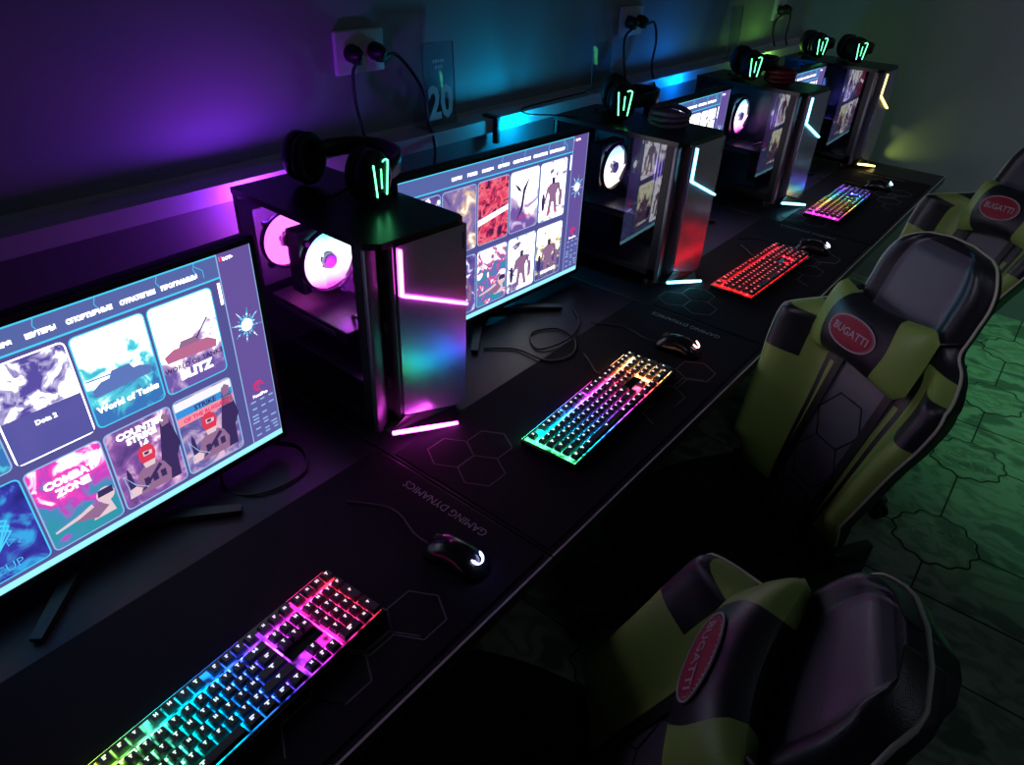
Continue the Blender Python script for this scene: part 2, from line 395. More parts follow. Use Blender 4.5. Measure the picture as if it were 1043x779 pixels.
def monitor(loc, a, posters, label, W_=.645):
    root = empty('monitor', loc, a+PI/2, label, 'monitor', 'monitors in a row along the wall')
    b = MB(); bz = .009
    b.box((-W_-bz, .003, -.012), (bz, .030, H_+bz), black, bev=.004)
    b.box((-W_-bz, -.0015, H_), (bz, .01, H_+bz), black); b.box((-W_-bz, -.0015, -.012), (bz, .01, 0), black)
    b.box((0, -.0015, -.012), (bz, .01, H_+bz), black); b.box((-W_-bz, -.0015, -.012), (-W_, .01, H_+bz), black)
    b.box((-W_*.75, .026, H_*.2), (-W_*.25, .055, H_*.8), black, bev=.012)
    b.build('housing', root)
    b = MB()
    def q(u0, v0, u1, v1, m, d=0): b.add([(-u1, -d, v0), (-u0, -d, v0), (-u0, -d, v1), (-u1, -d, v1)], [(0, 1, 2, 3)], m)
    def rq(u0, v0, u1, v1, m, d, r=.007):
        pts = []
        for cx, cz, q0 in ((u1-r, v0+r, PI), (u0+r, v0+r, 1.5*PI), (u0+r, v1-r, 0), (u1-r, v1-r, .5*PI)):
            for k in range(4):
                an = q0+k*PI/6; pts.append((-cx+r*math.cos(an), -d, cz+r*math.sin(an)))
        b.add(pts, [tuple(range(len(pts)))], m)
    def tx(s, u, v, size, m, d=.0009, rot=0, sx=1, bold=0):
        g = text_geo(s, size, 0, bold)
        b.add(g[0], g[1], m, False, Matrix.Translation((-u, -d, v)) @ Matrix.Rotation(PI/2, 4, 'X') @ Matrix.Rotation(rot, 4, 'Z') @ Matrix.Diagonal((sx, 1, 1, 1)))
    def poly(pts, m, u, v, sc, d=.0008): b.add([(-u+x*sc, -d, v+z*sc) for x, z in pts], [tuple(range(len(pts)))], m)
    b.add([(-W_, .002, 0), (0, .002, 0), (0, .002, H_), (-W_, .002, H_)], [(0, 1, 2, 3)], ui_dark)
    q(.062, .012, W_, .345, ui); q(.062, .345, W_, H_, ui_head); q(0, .012, .062, H_, ui_side)
    q(0, 0, W_, .012, ui_bar, .0004)
    q(.062, .3445, W_, .3475, ui_cyan, .0004); q(.062, H_-.003, W_, H_, ui_cyan, .0004); q(.0605, .012, .0625, H_, ui_soft, .0004); q(0, .012, .0014, H_, ui_soft, .0004)
    for s_, u, bo in (('ПРОГРАММЫ', .128, 0), ('СТРАТЕГИИ', .193, 0), ('СПОРТИВНЫЕ', .262, 0), ('ШУТЕРЫ', .326, 0), ('MMORPG', .380, 0), ('ГОНКИ', .430, 0), ('КАРТЫ', .478, 0)):
        if u < W_-.03: tx(s_, u, .361, .0088, ui_white, bold=.0007)
    for u in (.10, .16, .25, .33): # lightning marks in the header
        b.tube([(-u, -.001, H_-.003), (-u-.003, -.001, H_-.012), (-u+.002, -.001, H_-.022)], .0005, ui_cyan, 4)
    b.tube([(-.10, -.001, H_-.008), (-.088, -.001, H_-.018), (-.088, -.001, H_-.03)], .0005, ui_cyan, 4)
    q(.064, .30, .069, .338, ui_white, .0005)
    tx('Гость', .045, .374, .009, ui_white, bold=.0003); q(.053, .371, .057, .379, ui_red, .0012)
    # burst emblem
    for k in range(16):
        an = 2*PI*k/16+.2; rr = .030 if k % 2 else .019
        b.add([(-.031+.006*math.cos(an-.5), -.0006, .248+.008*math.sin(an-.5)), (-.031+rr*math.cos(an), -.0006, .248+rr*1.15*math.sin(an)), (-.031+.006*math.cos(an+.5), -.0006, .248+.008*math.sin(an+.5))], [(0, 1, 2), (2, 1, 0)], ui_burst)
    b.lathe([(.011, 0), (.0105, .0006)], ui_white, 14, Matrix.Translation((-.031, -.0006, .248)) @ Matrix.Rotation(PI/2, 4, 'X'))
    # small round logo and its list
    b.tube([(-.031+.0085*math.cos(x), -.001, .125+.0085*math.sin(x)) for x in [k*2*PI/18 for k in range(15)]], .0017, ui_red, 5)
    tx('P', -.0+.031, .125, .012, ui_red, bold=.0004); tx('PanelPro', .031, .106, .0085, ui_white, bold=.0002)
    rr = random.Random(4)
    for k in range(11):
        v = .094-k*.0072
        for u0 in (.006, .024, .042):
            if rr.random() < .72: q(u0, v, u0+rr.uniform(.008, .014), v+.003, ui_soft, .0005)
    q(.003, .012, .058, .0985, emis('ui_panel', C(96, 96, 165), 1), .0003)
    # posters
    for (ci, ri), (am, extra, title) in posters.items():
        if .083+.1115*ci+.05 > W_: continue
        u0 = .083+.1115*ci; u1 = u0+.1035; v0, v1 = ((.186, .336) if ri == 0 else (.021, .168))
        u1 = min(u1, W_-.004)
        if W_ < .5: u1 = min(u1, W_-.004)
        line = ui_white if extra == 'select' else ui_cyan if extra in ('tank', 'tank2', 'neon') else ui_soft
        rq(u0-.0022, v0-.0022, u1+.0022, v1+.0022, line, .0005, .009); rq(u0, v0, u1, v1, am, .0007)
        uc, vc = (u0+u1)/2, (v0+v1)/2
        d = .0010
        if extra in ('tank', 'tank2'):
            mm = tank_m if extra == 'tank' else tank_r; s2 = 1 if extra == 'tank' else -1
            poly([(-.042*s2, -.02), (.042*s2, -.016), (.045*s2, -.004), (.028*s2, .004), (-.03*s2, .002), (-.045*s2, -.008)][::s2], mm, uc, vc-.006, 1, d)
            poly([(-.018*s2, 0), (.020*s2, 0), (.014*s2, .011), (-.012*s2, .011)][::s2], fig_m if s2 < 0 else tank_m, uc, vc-.004, 1, d+.0002)
            b.tube([(-uc+(-.012 if s2 > 0 else .012), -d-.0004, vc+.002), (-uc+(-.05 if s2 > 0 else .036), -d-.0004, vc+(.004 if s2 > 0 else .030))], .0011, fig_d if s2 < 0 else tank_m, 5)
        if extra == 'soldier':
            poly([(-.006, -.060), (.028, -.060), (.030, -.02), (.040, .0), (.030, .06), (.018, .062), (.010, .02), (.004, -.01)], fig_d, uc-.016, vc-.0, 1, d-.0001)
            poly([(.004, .0), (.016, .002), (.018, .016), (.010, .022), (.002, .014)], fig_m, uc-.030, vc+.044, 1, d)
            poly([(-.026, -.052), (.026, -.052), (.030, -.030), (.022, -.010), (.012, -.002), (-.010, -.002), (-.022, -.012), (-.030, -.032)], fig_m, uc+.0, vc-.008, 1, d+.0001)
            for q_ in (-.016, -.002, .012): poly([(0, 0), (.009, 0), (.009, .014), (0, .014)], fig_d, uc-q_, vc-.046, 1, d+.0002)
            poly([(-.024, -.03), (-.018, -.03), (.018, .0), (.014, .006)], fig_d, uc, vc-.022, 1, d+.0003)
            poly([(-.010, -.004), (.010, -.004), (.014, .008), (.012, .022), (.004, .029), (-.006, .028), (-.013, .020), (-.014, .006)], fig_r, uc+.0, vc, 1, d+.0002)
            poly([(-.006, 0), (.008, 0), (.009, .007), (-.006, .009)], fig_l, uc, vc+.008, 1, d+.0004)
            poly([(-.004, 0), (.003, 0), (.004, .005), (-.004, .005)], fig_d, uc, vc+.010, 1, d+.0005)
            poly([(-.008, -.014), (.008, -.014), (.010, -.004), (-.010, -.004)], fig_l, uc, vc-.0, 1, d+.0003)
            poly([(0, 0), (.010, 0), (.008, .030), (.004, .044), (.001, .030)], fig_d, uc+.040, vc-.042, 1, d+.0002)
            poly([(-.004, -.004), (.014, -.004), (.018, .006), (.010, .014), (-.002, .012)], fig_l, uc+.040, vc-.052, 1, d+.0004)
            b.tube([(-uc-.040, -d-.0004, vc-.05), (-uc-.044, -d-.0004, vc-.01), (-uc-.030, -d-.0004, vc-.035), (-uc-.012, -d-.0004, vc-.05)], .0008, ui_soft, 4)
        if extra == 'gunner':
            b.tube([(-uc-.044, -d-.0005, v0+.030), (-uc-.01, -d-.0005, v0+.036), (-uc+.014, -d-.0005, v0+.044)], [.0014, .0026, .003], fig_l, 6)
            poly([(-.022, 0), (.01, -.012), (.03, 0), (.018, .014), (-.01, .012)], fig_m, uc-.006, v0+.030, 1, d+.0002)
            b.lathe([(.014, 0), (.0135, .001)], fig_l, 14, Matrix.Translation((-uc+.036, -d, v0+.052)) @ Matrix.Rotation(PI/2, 4, 'X'))
            poly([(0, 0), (.024, 0), (.024, .012), (.002, .012)], fig_d, uc-.024, v0+.052, 1, d+.0014)
            poly([(-.005, -.02), (.03, -.02), (.026, .004), (.004, .004)], fig_l, uc-.014, v0+.036, 1, d+.0001)
        if extra == 'hero':
            poly([(-.020, -.062), (-.008, -.062), (-.002, -.030), (.004, -.030), (.012, -.062), (.022, -.062), (.014, -.012), (.022, .002), (.030, -.022), (.034, -.018), (.026, .016), (.010, .020), (-.008, .020), (-.024, .012), (-.032, -.020), (-.026, -.022), (-.018, .0), (-.012, -.012)], fig_m, uc, vc, 1, d)
            for q_ in (-.034, .036): poly([(-.007, -.05), (.005, -.05), (.008, -.02), (.004, .004), (-.006, .004), (-.010, -.02)], fig_d if q_ > 0 else fig_m, uc+q_, vc-.006, .8, d-.0001)
            b.tube([(-uc+.030, -d-.0004, vc-.02), (-uc+.012, -d-.0004, vc+.045)], .0009, fig_d, 4)
            poly([(-.006, 0), (.006, 0), (.007, .016), (-.006, .016)], fig_d, uc, vc+.018, 1, d+.0002)
        if extra == 'wing':
            poly([(.03, .06), (.012, .02), (.006, -.02), (-.02, -.05), (-.004, -.02), (.004, .03)][::-1], fig_d, uc+.01, vc+.0, 1, d)
            poly([(-.03, .05), (-.01, .036), (.002, .02), (-.016, .03)][::-1], fig_d, uc+.01, vc, 1, d)
        if extra == 'soldier' and 'RUSSIANS' in str(title):
            q(u0, v1-.018, u1, v1-.002, band_w, .0009); q(u0, v1-.032, u1, v1-.018, band_b, .0009); q(u0, v1-.048, u1, v1-.032, band_r, .0009)
        if extra == 'slash': b.add([(-u1, -.0009, vc-.028), (-u0, -.0009, vc-.008), (-u0, -.0009, vc+.004), (-u1, -.0009, vc-.014)], [(0, 1, 2, 3)], ui_white)
        if extra == 'select': q(u0, v0, u1, vc-.006, A['plain'], .0009)
        if extra == 'neon':
            for k in range(3): b.tube([(-uc-.03+k*.0, -.001, vc+.05-k*.005), (-uc+.02, -.001, vc+.02-k*.01), (-uc-.01, -.001, vc-.03)], .0016, ui_cyan, 5)
            b.tube([(-uc+.022, -.001, v0+.05), (-uc+.030, -.001, v0+.056), (-uc+.038, -.001, v0+.05), (-uc+.030, -.001, v0+.044)], .0008, ui_cyan, 4, closed=True)
            b.tube([(-uc+.010, -.001, v0+.052), (-uc+.020, -.001, v0+.058), (-uc+.010, -.001, v0+.064)], .0008, ui_cyan, 4, closed=True)
        for s_, dv, size, mm, bo in title: tx(s_, uc, v0+dv, size, mm, .0022, bold=bo)
    b.build('screen', root)
    # stand
    b = MB(); b.box((-W_/2-.03, .05, -.03), (-W_/2+.03, .075, H_*.5), black, bev=.006); b.box((-W_/2-.022, .03, H_*.4), (-W_/2+.022, .06, H_*.55), black)
    b.build('stand_neck', root)
    for sx in (-1, 1):
        b = MB(); zf = -.0445
        c0 = Vector((-W_/2, .07, zf)); c1 = Vector((-W_/2+sx*.17, -.075, zf)); dd = (c1-c0).normalized(); nn = Vector((-dd.y, dd.x, 0))*.014
        vs = [c0-nn, c0+nn, c1+nn*.6, c1-nn*.6]; vs2 = [v+Vector((0, 0, .016 if i < 2 else .008)) for i, v in enumerate(vs)]
        b.add(vs+vs2, [(3, 2, 1, 0), (4, 5, 6, 7), (0, 1, 5, 4), (1, 2, 6, 5), (2, 3, 7, 6), (3, 0, 4, 7)], black); b.build('stand_leg', root)
    return root
TW = ui_white
set1 = {(0, 0): (A['haze'], 'tank2', [('WORLD OF TANKS', .040, .0115, fig_d, .0003), ('BLITZ', .024, .022, TW, .0012)]),
        (1, 0): (A['sky'], 'tank', [('World of Tanks', .028, .0145, TW, .0006)]),
        (2, 0): (A['smoke'], 'select', [('Dota 2', .052, .010, TW, .0004)]),
        (3, 0): (A['sky'], '', [('Valorant', .03, .012, TW, 0)]),
        (4, 0): (A['dusk'], '', []),
        (0, 1): (A['troop2'], 'soldier', []), (1, 1): (A['troop'], 'soldier', [('COUNTER', .134, .0155, TW, .0008), ('STRIKE', .120, .0155, TW, .0008), ('1.6', .107, .012, TW, .0006)]),
        (2, 1): (A['pink'], 'gunner', [('COMBAT', .112, .0175, TW, .0009), ('ZONE', .094, .0175, TW, .0009)]),
        (3, 1): (A['neon'], 'neon', [('CUP', .018, .020, ui_cyan, -.0003)]), (4, 1): (A['ink'], '', [])}
set1[(0, 1)] = (A['troop2'], 'soldier', [('STRIKE', .122, .013, fig_d, .0004), ('OF THE RUSSIANS', .107, .0105, ui_red, .0003)])
set2 = {(0, 0): (A['snow'], 'hero', [('SCYTHE', .016, .016, ui_red, .0004)]), (1, 0): (A['white'], 'wing', [('ON LINE', .034, .011, ui_red, .0002)]),
        (2, 0): (A['crimson'], 'slash', []), (3, 0): (A['dusk'], '', []), (4, 0): (A['ink'], '', []),
        (0, 1): (A['gold'], 'hero', [('GROUNDS', .018, .013, TW, .0003)]), (1, 1): (A['snow'], 'hero', [('LEGENDS', .016, .015, ui_side, .0003)]),
        (2, 1): (A['comic'], 'gunner', []), (3, 1): (A['ink'], 'hero', []), (4, 1): (A['plain'], '', [])}
m1 = monitor((.172, -.226, T+.048), .0473, set1, 'large monitor nearest the camera showing tank and soldier game covers')
# the sidebar band of the near cover
m2 = monitor((.147, .795, T+.048), -.0496, set2, 'monitor between the two nearest computer cases, with a red cover in its grid')
m3 = monitor((.150, 1.66, T+.048), -.03, set2, 'monitor mostly hidden behind the second computer case', .505)
m4 = monitor((.205, 2.475, T+.048), -.03, set2, 'farthest monitor, a strip of it showing above the third computer case', .385)

# ------------------------------------------------------------------ computer cases
DP, CW, CH = .39, .22, .424
rbs = [(0, (1, .05, .7)), (.3, (1, .55, .95)), (.55, (1, 1, 1)), (.8, (.45, .9, 1)), (1, (.1, .7, 1))]
tempered = glass('tempered_glass', (.72, .70, .76), 2.0)
vent_m = mat('vent_mesh', (.02, .02, .024), .5)
pcb = mat('circuit_board', (.012, .012, .016), .4, bump=.5, bscale=60)
metal = mat('dull_metal', (.32, .32, .35), .35, .9)
def pc(loc, a, label, led, ring, rear, glow):
    """origin: near front bottom corner; x forward, y along the row"""
    root = empty('computer_case', loc, a, label, 'computer case', 'computer cases between the monitors')
    z0 = .032
    b = MB()  # chassis
    b.box((-DP, 0, z0), (0, CW, z0+.012), black_metal); b.box((-DP, CW-.004, z0), (-.002, CW, CH-.012), black_metal)
    # rear wall with a round opening around the rear fan (polygon ring)
    b.box((-DP, 0, z0), (-DP+.004, CW, .20), black_metal); b.box((-DP, 0, .37), (-DP+.004, CW, CH-.012), black_metal)
    b.box((-DP, 0, .20), (-DP+.004, .035, .37), black_metal); b.box((-DP, .185, .20), (-DP+.004, CW, .37), black_metal)
    b.box((-DP, 0, z0), (-DP+.012, .012, CH-.012), black_metal); b.box((-.024, 0, z0), (-.002, .012, CH-.012), black_metal)
    b.box((-DP, 0, z0), (0, .006, z0+.03), black_metal)
    b.box((-DP+.02, .008, z0+.012), (-.03, CW-.01, .125), black_metal)      # power supply shroud
    b.build('chassis', root)
    b = MB()  # top with rounded front far corner
    pl = [(-DP-.002, -.001), (.008, -.001), (.030, .022), (.038, CW-.02), (.034, CW-.006), (.02, CW+.001), (-DP-.002, CW+.001)]
    b.prism(pl, CH-.012, CH, mat('case_top', (.012, .012, .014), .3, bump=.05))
    b.build('top_panel', root)
    b = MB(); b.box((-DP+.010, .0005, z0+.03), (-.022, .0035, CH-.0125), tempered); b.build('glass_panel', root)
    # front: frame columns, slot with notches, tilted slab
    b = MB()
    b.box((-.004, .001, z0-.006), (.010, .026, CH-.012), column_m, bev=.002); b.box((-.004, .026, z0), (.001, .050, CH-.012), black)
    for z in (.115, .235, .345): b.prism([(0, 0), (.012, 0), (.012, .016), (0, .028)], .001, .006, column_m, Matrix.Translation((.0, .036, z)) @ Matrix.Rotation(PI/2, 4, 'Y') @ Matrix.Rotation(PI/2, 4, 'Z'))
    b.box((-.004, .044, z0), (.030, .050, CH-.012), column_m)
    b.box((-.004, .050, z0), (.022, CW, CH-.012), black)
    b.build('front_frame', root)
    b = MB()  # slab: plane x ~ .036, lower edge slanting to the far corner
    ys = lambda y: .034+(y-.05)*.04
    prof = [(.050, .058), (.205, .008), (.215, .020), (.218, .05), (.218, CH-.012), (.050, CH-.012)]
    vs = [(ys(y), y, z) for y, z in prof]+[(ys(y)-.016, y, z) for y, z in prof]; n = len(prof)
    b.add(vs, [tuple(range(n)), tuple(range(n, 2*n))[::-1]]+[(i, n+i, n+(i+1) % n, (i+1) % n) for i in range(n)], slab_m)
    sl = b.build('front_panel', root)
    # L shaped light line
    b = MB()
    x = lambda y: ys(y)+.0006
    def bar(p0, p1, wd, m, lift=.0045):
        p0 = Vector(p0); p1 = Vector(p1); d = (p1-p0).normalized(); nn = Vector((1, 0, 0)).cross(d).normalized()*wd/2; u = Vector((lift, 0, 0))
        vs = [p0-nn, p0+nn, p1+nn, p1-nn]; vs = vs+[v+u for v in vs]
        b.add(vs, [(3, 2, 1, 0), (4, 5, 6, 7), (0, 1, 5, 4), (1, 2, 6, 5), (2, 3, 7, 6), (3, 0, 4, 7)], m)
    bar((x(.056), .056, .405), (x(.056), .056, .317), .006, led); bar((x(.056), .056, .318), (x(.218), .218, .246), .005, led)
    b.build('light_line', sl)
    b = MB()  # small vertical lettering stamped near the far edge
    for k in range(7):
        b.box((x(.21), .2075, .365+k*.005), (x(.21)+.0006, .2115, .368+k*.005), black)
    b.build('lettering', sl)
    b = MB()  # lower light lip
    pa = Vector((.040, .012, .036)); pb_ = Vector((.082, .150, .008)); 
    vs = [(.0, .012, .034), (.030, .012, .030), (.070, .155, .002), (.02, .20, .002), (0, .2, .02), (.036, .05, .056), (.040, .19, .012)]
    b.add(vs, [(0, 1, 5), (1, 2, 6, 5), (2, 3, 6), (3, 4, 6), (4, 0, 5, 6), (0, 4, 3, 2, 1)], black_gloss)
    lip = b.build('lower_lip', root)
    b = MB(); b.tube([pa, pa*.5+pb_*.5+Vector((.002, 0, .001)), pb_], [.0042, .005, .0036], led, 8); b.build('light_strip', lip)
    for fx in (-DP+.05, -.03):
        for fy in (.03, CW-.03):
            b = MB(); b.lathe([(.012, 0), (.014, .004), (.014, z0)], black, 16, Matrix.Translation((fx, fy, 0))); b.build('foot', root)
    # inside: board, cooler with glowing fan, graphics card, rear fan
    b = MB(); b.box((-DP+.02, CW-.022, .13), (-.09, CW-.012, CH-.02), pcb)
    for k in range(4): b.box((-.135+k*.009, CW-.05, .25), (-.131+k*.009, CW-.022, .38), metal)
    for k in range(5): b.box((-.36+k*.05, CW-.035, .145), (-.33+k*.05, CW-.022, .16), metal)
    b.build('motherboard', root)
    fx, fy, fz = -.225, .098, .290
    b = MB(); b.box((fx-.055, fy-.06, fz-.062), (fx-.016, fy+.06, fz+.07), mat('heatsink', (.05, .05, .06), .4, .6)); co = b.build('cooler', root)
    def fan(name, cx, cy, cz, R, em, parent):
        b = MB(); M0 = Matrix.Translation((cx, cy, cz)) @ Matrix.Rotation(PI/2, 4, 'Y')
        n = 40; vs = []; fs = []
        for i in range(n):
            q = 2*PI*i/n
            for rr, zz in ((R, 0), (R, .012), (R*.95, .012), (R*.95, 0)): vs.append((rr*math.cos(q), rr*math.sin(q), zz))
        for i in range(n):
            j = (i+1) % n
            for k in range(4): l = (k+1) % 4; fs.append((i*4+k, j*4+k, j*4+l, i*4+l))
        b.add(vs, fs, black, True, M0)
        for sy, sz in ((-1, -1), (-1, 1), (1, -1), (1, 1)): b.box((cx-.0, cy+sy*R*.74-.005, cz+sz*R*.74-.005), (cx+.012, cy+sy*R*.74+.005, cz+sz*R*.74+.005), black)
        f = b.build(name, parent)
        b = MB()
        vs = []; fs = []
        for i in range(n):
            q = 2*PI*i/n
            for rr in (R*.28, R*.93): vs.append((rr*math.cos(q), rr*math.sin(q), .002))
        for i in range(n): j = (i+1) % n; fs.append((i*2, i*2+1, j*2+1, j*2))
        b.add(vs, fs, em, False, M0)
        for i in range(7):
            q = 2*PI*i/7; vs = []; fs = []
            for k in range(5):
                rr = R*(.3+.6*k/4)
                for dq, zz in ((0, .004), (.42, .010)): vs.append((rr*math.cos(q+dq+k*.06), rr*math.sin(q+dq+k*.06), zz))
            for k in range(4): fs.append((k*2, k*2+1, k*2+3, k*2+2))
            b.add(vs, fs, em, True, M0)
        b.build('fan_blades', f) if parent is root else b.build('fan_blades', parent)
        b = MB(); b.lathe([(R*.24, .002), (R*.24, .013), (R*.18, .015)], mat('fan_hub', (.3, .28, .34), .4), 24, M0)
        b.build('fan_hub', f) if parent is root else b.build('fan_hub', parent)
        return f
    fan('cooler_fan', fx-.012, fy, fz, .066, ring, root)
    fan('rear_fan', -DP+.006, .10, .292, .062, rear, root)
    b = MB(); b.box((-DP+.03, .03, .165), (-.10, .145, .195), black, bev=.004); b.box((-DP+.05, .028, .176), (-.14, .031, .186), metal)
    for k in range(2): b.lathe([(.036, 0), (.036, .003)], black_gloss, 24, Matrix.Translation((-.30+.1*k, .085, .162)))
    b.build('graphics_card', root)
    b = MB(); b.tube(spline([(-.16, .09, .19), (-.10, .06, .22), (-.07, .1, .16), (-.08, .14, .13)]), .004, cable_m, 6); b.tube(spline([(-.12, .17, .2), (-.06, .1, .24), (-.06, .05, .15)]), .003, cable_m, 6)
    b.build('power_cable', root)
    return root
ringm = rainbow('fan_ring_cool', rbs, 2, .235, .345, 7)
ringw = rainbow('fan_ring_warm', [(0, (1, .8, .5)), (.35, (1, .9, .9)), (.6, (.9, .9, 1)), (.85, (.3, .8, 1)), (1, (.3, .3, 1))], 2, .235, .345, 5)
rearm = emis('rear_glow_magenta', (1, .10, .80), 9.0)
pcs = []
pcs.append(pc((.2779, -.0878, T), -.02, 'nearest computer case, magenta lit lines and a violet to teal front', em_magenta, ringm, rearm, None))
pcs.append(pc((.3389, .915, T), .0, 'second computer case from the camera, red front under a cyan line', em_cyanled, ringw, emis('rear_glow_cyan', (.05, .7, 1), 1.5), None))
pcs.append(pc((.3167, 1.853, T), -.03, 'third computer case, orange and blue sheen low on its front', em_cyanled, ringm, emis('rear_glow_blue', (.05, .3, 1), 1.0), None))
pcs.append(pc((.3644, 2.64, T), 0, 'farthest computer case with yellow lit lines by the far wall', em_yellow, rainbow('fan_ring_blue', [(0, (.3, .1, 1)), (1, (.1, .4, 1))], 2, .235, .345, .9), emis('rear_glow_green', (.3, .9, .1), .5), None))
# light that the cases' rear fans throw on wall and ledge
for y, pw_, c_ in ((-.01, 1.9, (.26, .03, 1.0)), (.88, 2.1, (.0, .36, .66)), (1.90, 1.3, (.0, .22, .95)), (2.78, .65, (.28, .85, .10))):
    point('rear_fan_light', (-.124, y, T+.378), .014, pw_, c_)
for (px_, py_), c_, p_ in (((.2779, -.0878), (.70, .05, 1.0), 1.8), ((.3389, .915), (.35, .25, 1.0), .25), ((.3167, 1.853), (.45, .25, 1.0), .25), ((.3644, 2.64), (.15, .15, 1.0), .3)):
    point('fan_light', (px_-.17, py_+.10, T+.27), .03, p_, c_)

# ------------------------------------------------------------------ keyboards
KL, KW = .44, .133
U1 = .019
rows = []
def row(x, items): # items: (start, width)
    for s_, w_ in items: rows.append((x, s_, w_))
f = [(0, 1)]+[(2+i, 1) for i in range(4)]+[(6.5+i, 1) for i in range(4)]+[(11+i, 1) for i in range(4)]+[(15.25+i, 1) for i in range(3)]+[(18.5+i, 1) for i in range(4)]
row(0, f)
row(1.25, [(i, 1) for i in range(13)]+[(13, 2)]+[(15.25+i, 1) for i in range(3)]+[(18.5+i, 1) for i in range(4)])
row(2.25, [(0, 1.5)]+[(1.5+i, 1) for i in range(12)]+[(13.5, 1.5)]+[(15.25+i, 1) for i in range(3)]+[(18.5+i, 1) for i in range(4)])
row(3.25, [(0, 1.75)]+[(1.75+i, 1) for i in range(11)]+[(12.75, 2.25)]+[(18.5+i, 1) for i in range(3)])
row(4.25, [(0, 2.25)]+[(2.25+i, 1) for i in range(10)]+[(12.25, 2.75), (16.25, 1)]+[(18.5+i, 1) for i in range(3)])
row(5.25, [(0, 1.25), (1.25, 1.25), (2.5, 1.25), (3.75, 6.25), (10, 1.25), (11.25, 1.25), (12.5, 1.25), (13.75, 1.25), (15.25, 1), (16.25, 1), (17.25, 1), (18.5, 2), (20.5, 1), (21.5, 1)])
keycap = mat('keycap', (.045, .045, .05), .4)
def lerp(stops, t):
    for (a, ca), (b_, cb) in zip(stops, stops[1:]):
        if t <= b_:
            k = (t-a)/(b_-a) if b_ > a else 0; return tuple(ca[i]*(1-k)+cb[i]*k for i in range(3))
    return stops[-1][1]
def keyboard(loc, a, name, stops, strength, label, legw=.55, legs=2.2, hot=(), cord=False):
    """origin: far (right hand) back corner; x towards the user, y along the row (negative = left)"""
    root = empty('keyboard', loc, a, label, 'keyboard', 'lit keyboards on the desk mats')
    glow = rainbow('backlight_'+name, stops, 1, -KL, 0, strength, .65, 45)
    side = rainbow('sideglow_'+name, stops, 1, -KL, 0, strength*.11, .6, 40); added_glow = rainbow('addedglow_'+name, stops, 1, -KL, 0, strength*.22, .3, 40); dimg = rainbow('dimglow_'+name, stops, 1, -KL, 0, strength*.10, .9, 70)
    b = MB(); b.box((0, -KL, .002), (KW, 0, .015), black_gloss, bev=.003)
    b.box((.004, -KL+.004, .0), (KW-.004, -.004, .004), black)
    b.build('body', root)
    b = MB(); b.box((.006, -KL+.005, .0146), (KW-.007, -.005, .0152), dimg)
    rd0 = random.Random(9)
    for rx_ in (1.12, 2.25, 3.25, 4.25, 5.25):
        for c0, c1 in ((0, 15), (15.25, 18.25), (18.5, 22.5)):
            if c0 == 15.25 and rx_ in (3.25, 4.25): continue
            xs_ = .009+rx_*U1; c_ = c0+.2
            while c_ < c1-.3:
                wl_ = rd0.uniform(.5, .95); hh_ = .0052 if rx_ < 1.2 else .0036
                b.box((xs_-hh_/2, -KL+.0095+c_*U1, .0150), (xs_+hh_/2, -KL+.0095+min(c_+wl_, c1-.1)*U1, .0158), glow); c_ += wl_+rd0.uniform(.05, .3)
    for cc_ in (15.12, 18.37): b.box((.009+1.3*U1, -KL+.0095+cc_*U1-.001, .0150), (.009+(3.2 if cc_ < 16 else 6)*U1, -KL+.0095+cc_*U1+.001, .0158), glow)
    b.box((.001, -KL+.001, .006), (KW-.001, -.001, .0075), side); b.box((-.0007, -KL+.006, .005), (.0008, -.006, .0125), added_glow)  # second bar: unseen glow on the back edge, added to tint the case fronts
    b.build('backlight', root)
    b = MB()
    b.box((.002, -.165, .0158), (.012, -.08, .0172), black_gloss)
    b.box((.055, -.142, .0158), (.088, -.085, .018), black_gloss)
    b.build('top_plate', root)
    rd = random.Random(5); x0, y0 = .009, -KL+.0095
    last = MB(); legm = {}
    order = sorted(range(len(rows)), key=lambda i: rows[i][1])
    stuff = set(order[:4])
    glyph = 0
    for i, (rx, s_, w_) in enumerate(rows):
        b = last if i in stuff else MB()
        deep = 2 if (s_ == 21.5 and rx in (2.25,)) else 1
        if s_ == 21.5 and rx == 5.25: deep = 2; rx = 4.25
        xa = x0+rx*U1+.0012; xb = x0+(rx+deep)*U1-.0012; ya = y0+s_*U1+.001; yb = y0+(s_+w_)*U1-.001
        b.box((xa, ya, .0198), (xb, yb, .0272), keycap, taper=(.0022, .0022))
        tt = (s_+w_/2)/22.5; c = lerp(stops, tt); q = round(tt*12)
        key = (name, q)
        if key not in legm:
            mxc = max(c); cc = tuple(ci/mxc*(1-legw)+legw for ci in c); legm[key] = emis('legend_%s_%d' % key, cc, legs)
        lm = legm[key]
        cy = (ya+yb)/2; cx = xa+(xb-xa)*.42; h = .0272
        sz = .0022+rd.random()*.0008; wl = sz*(1.0 if w_ == 1 else 1.6)
        if i in hot: sz = .0052; wl = .0052
        kk = rd.randrange(3)
        def g(x_, y_, u_, v_): b.box((x_, y_, h-.0001), (x_+u_, y_+v_, h+.0004), lm)
        if kk == 0: g(cx-sz, cy-wl*.8, sz*1.8, wl*.55); g(cx-sz, cy+wl*.35, sz*1.8, wl*.5); g(cx-.0006, cy-wl*.8, .0012, wl*1.6)
        elif kk == 1: g(cx-sz, cy-wl*.8, .0014, wl*1.7); g(cx-sz, cy-wl*.3, sz*1.9, wl*.6)
        else: g(cx-sz*.9, cy-wl*.8, sz*.7, wl*1.7); g(cx+sz*.2, cy-wl*.8, sz*.8, wl*1.1)
        if b is not last: b.build('keycap', root)
    tag(last.build('keycap_rest', root), kind='stuff')
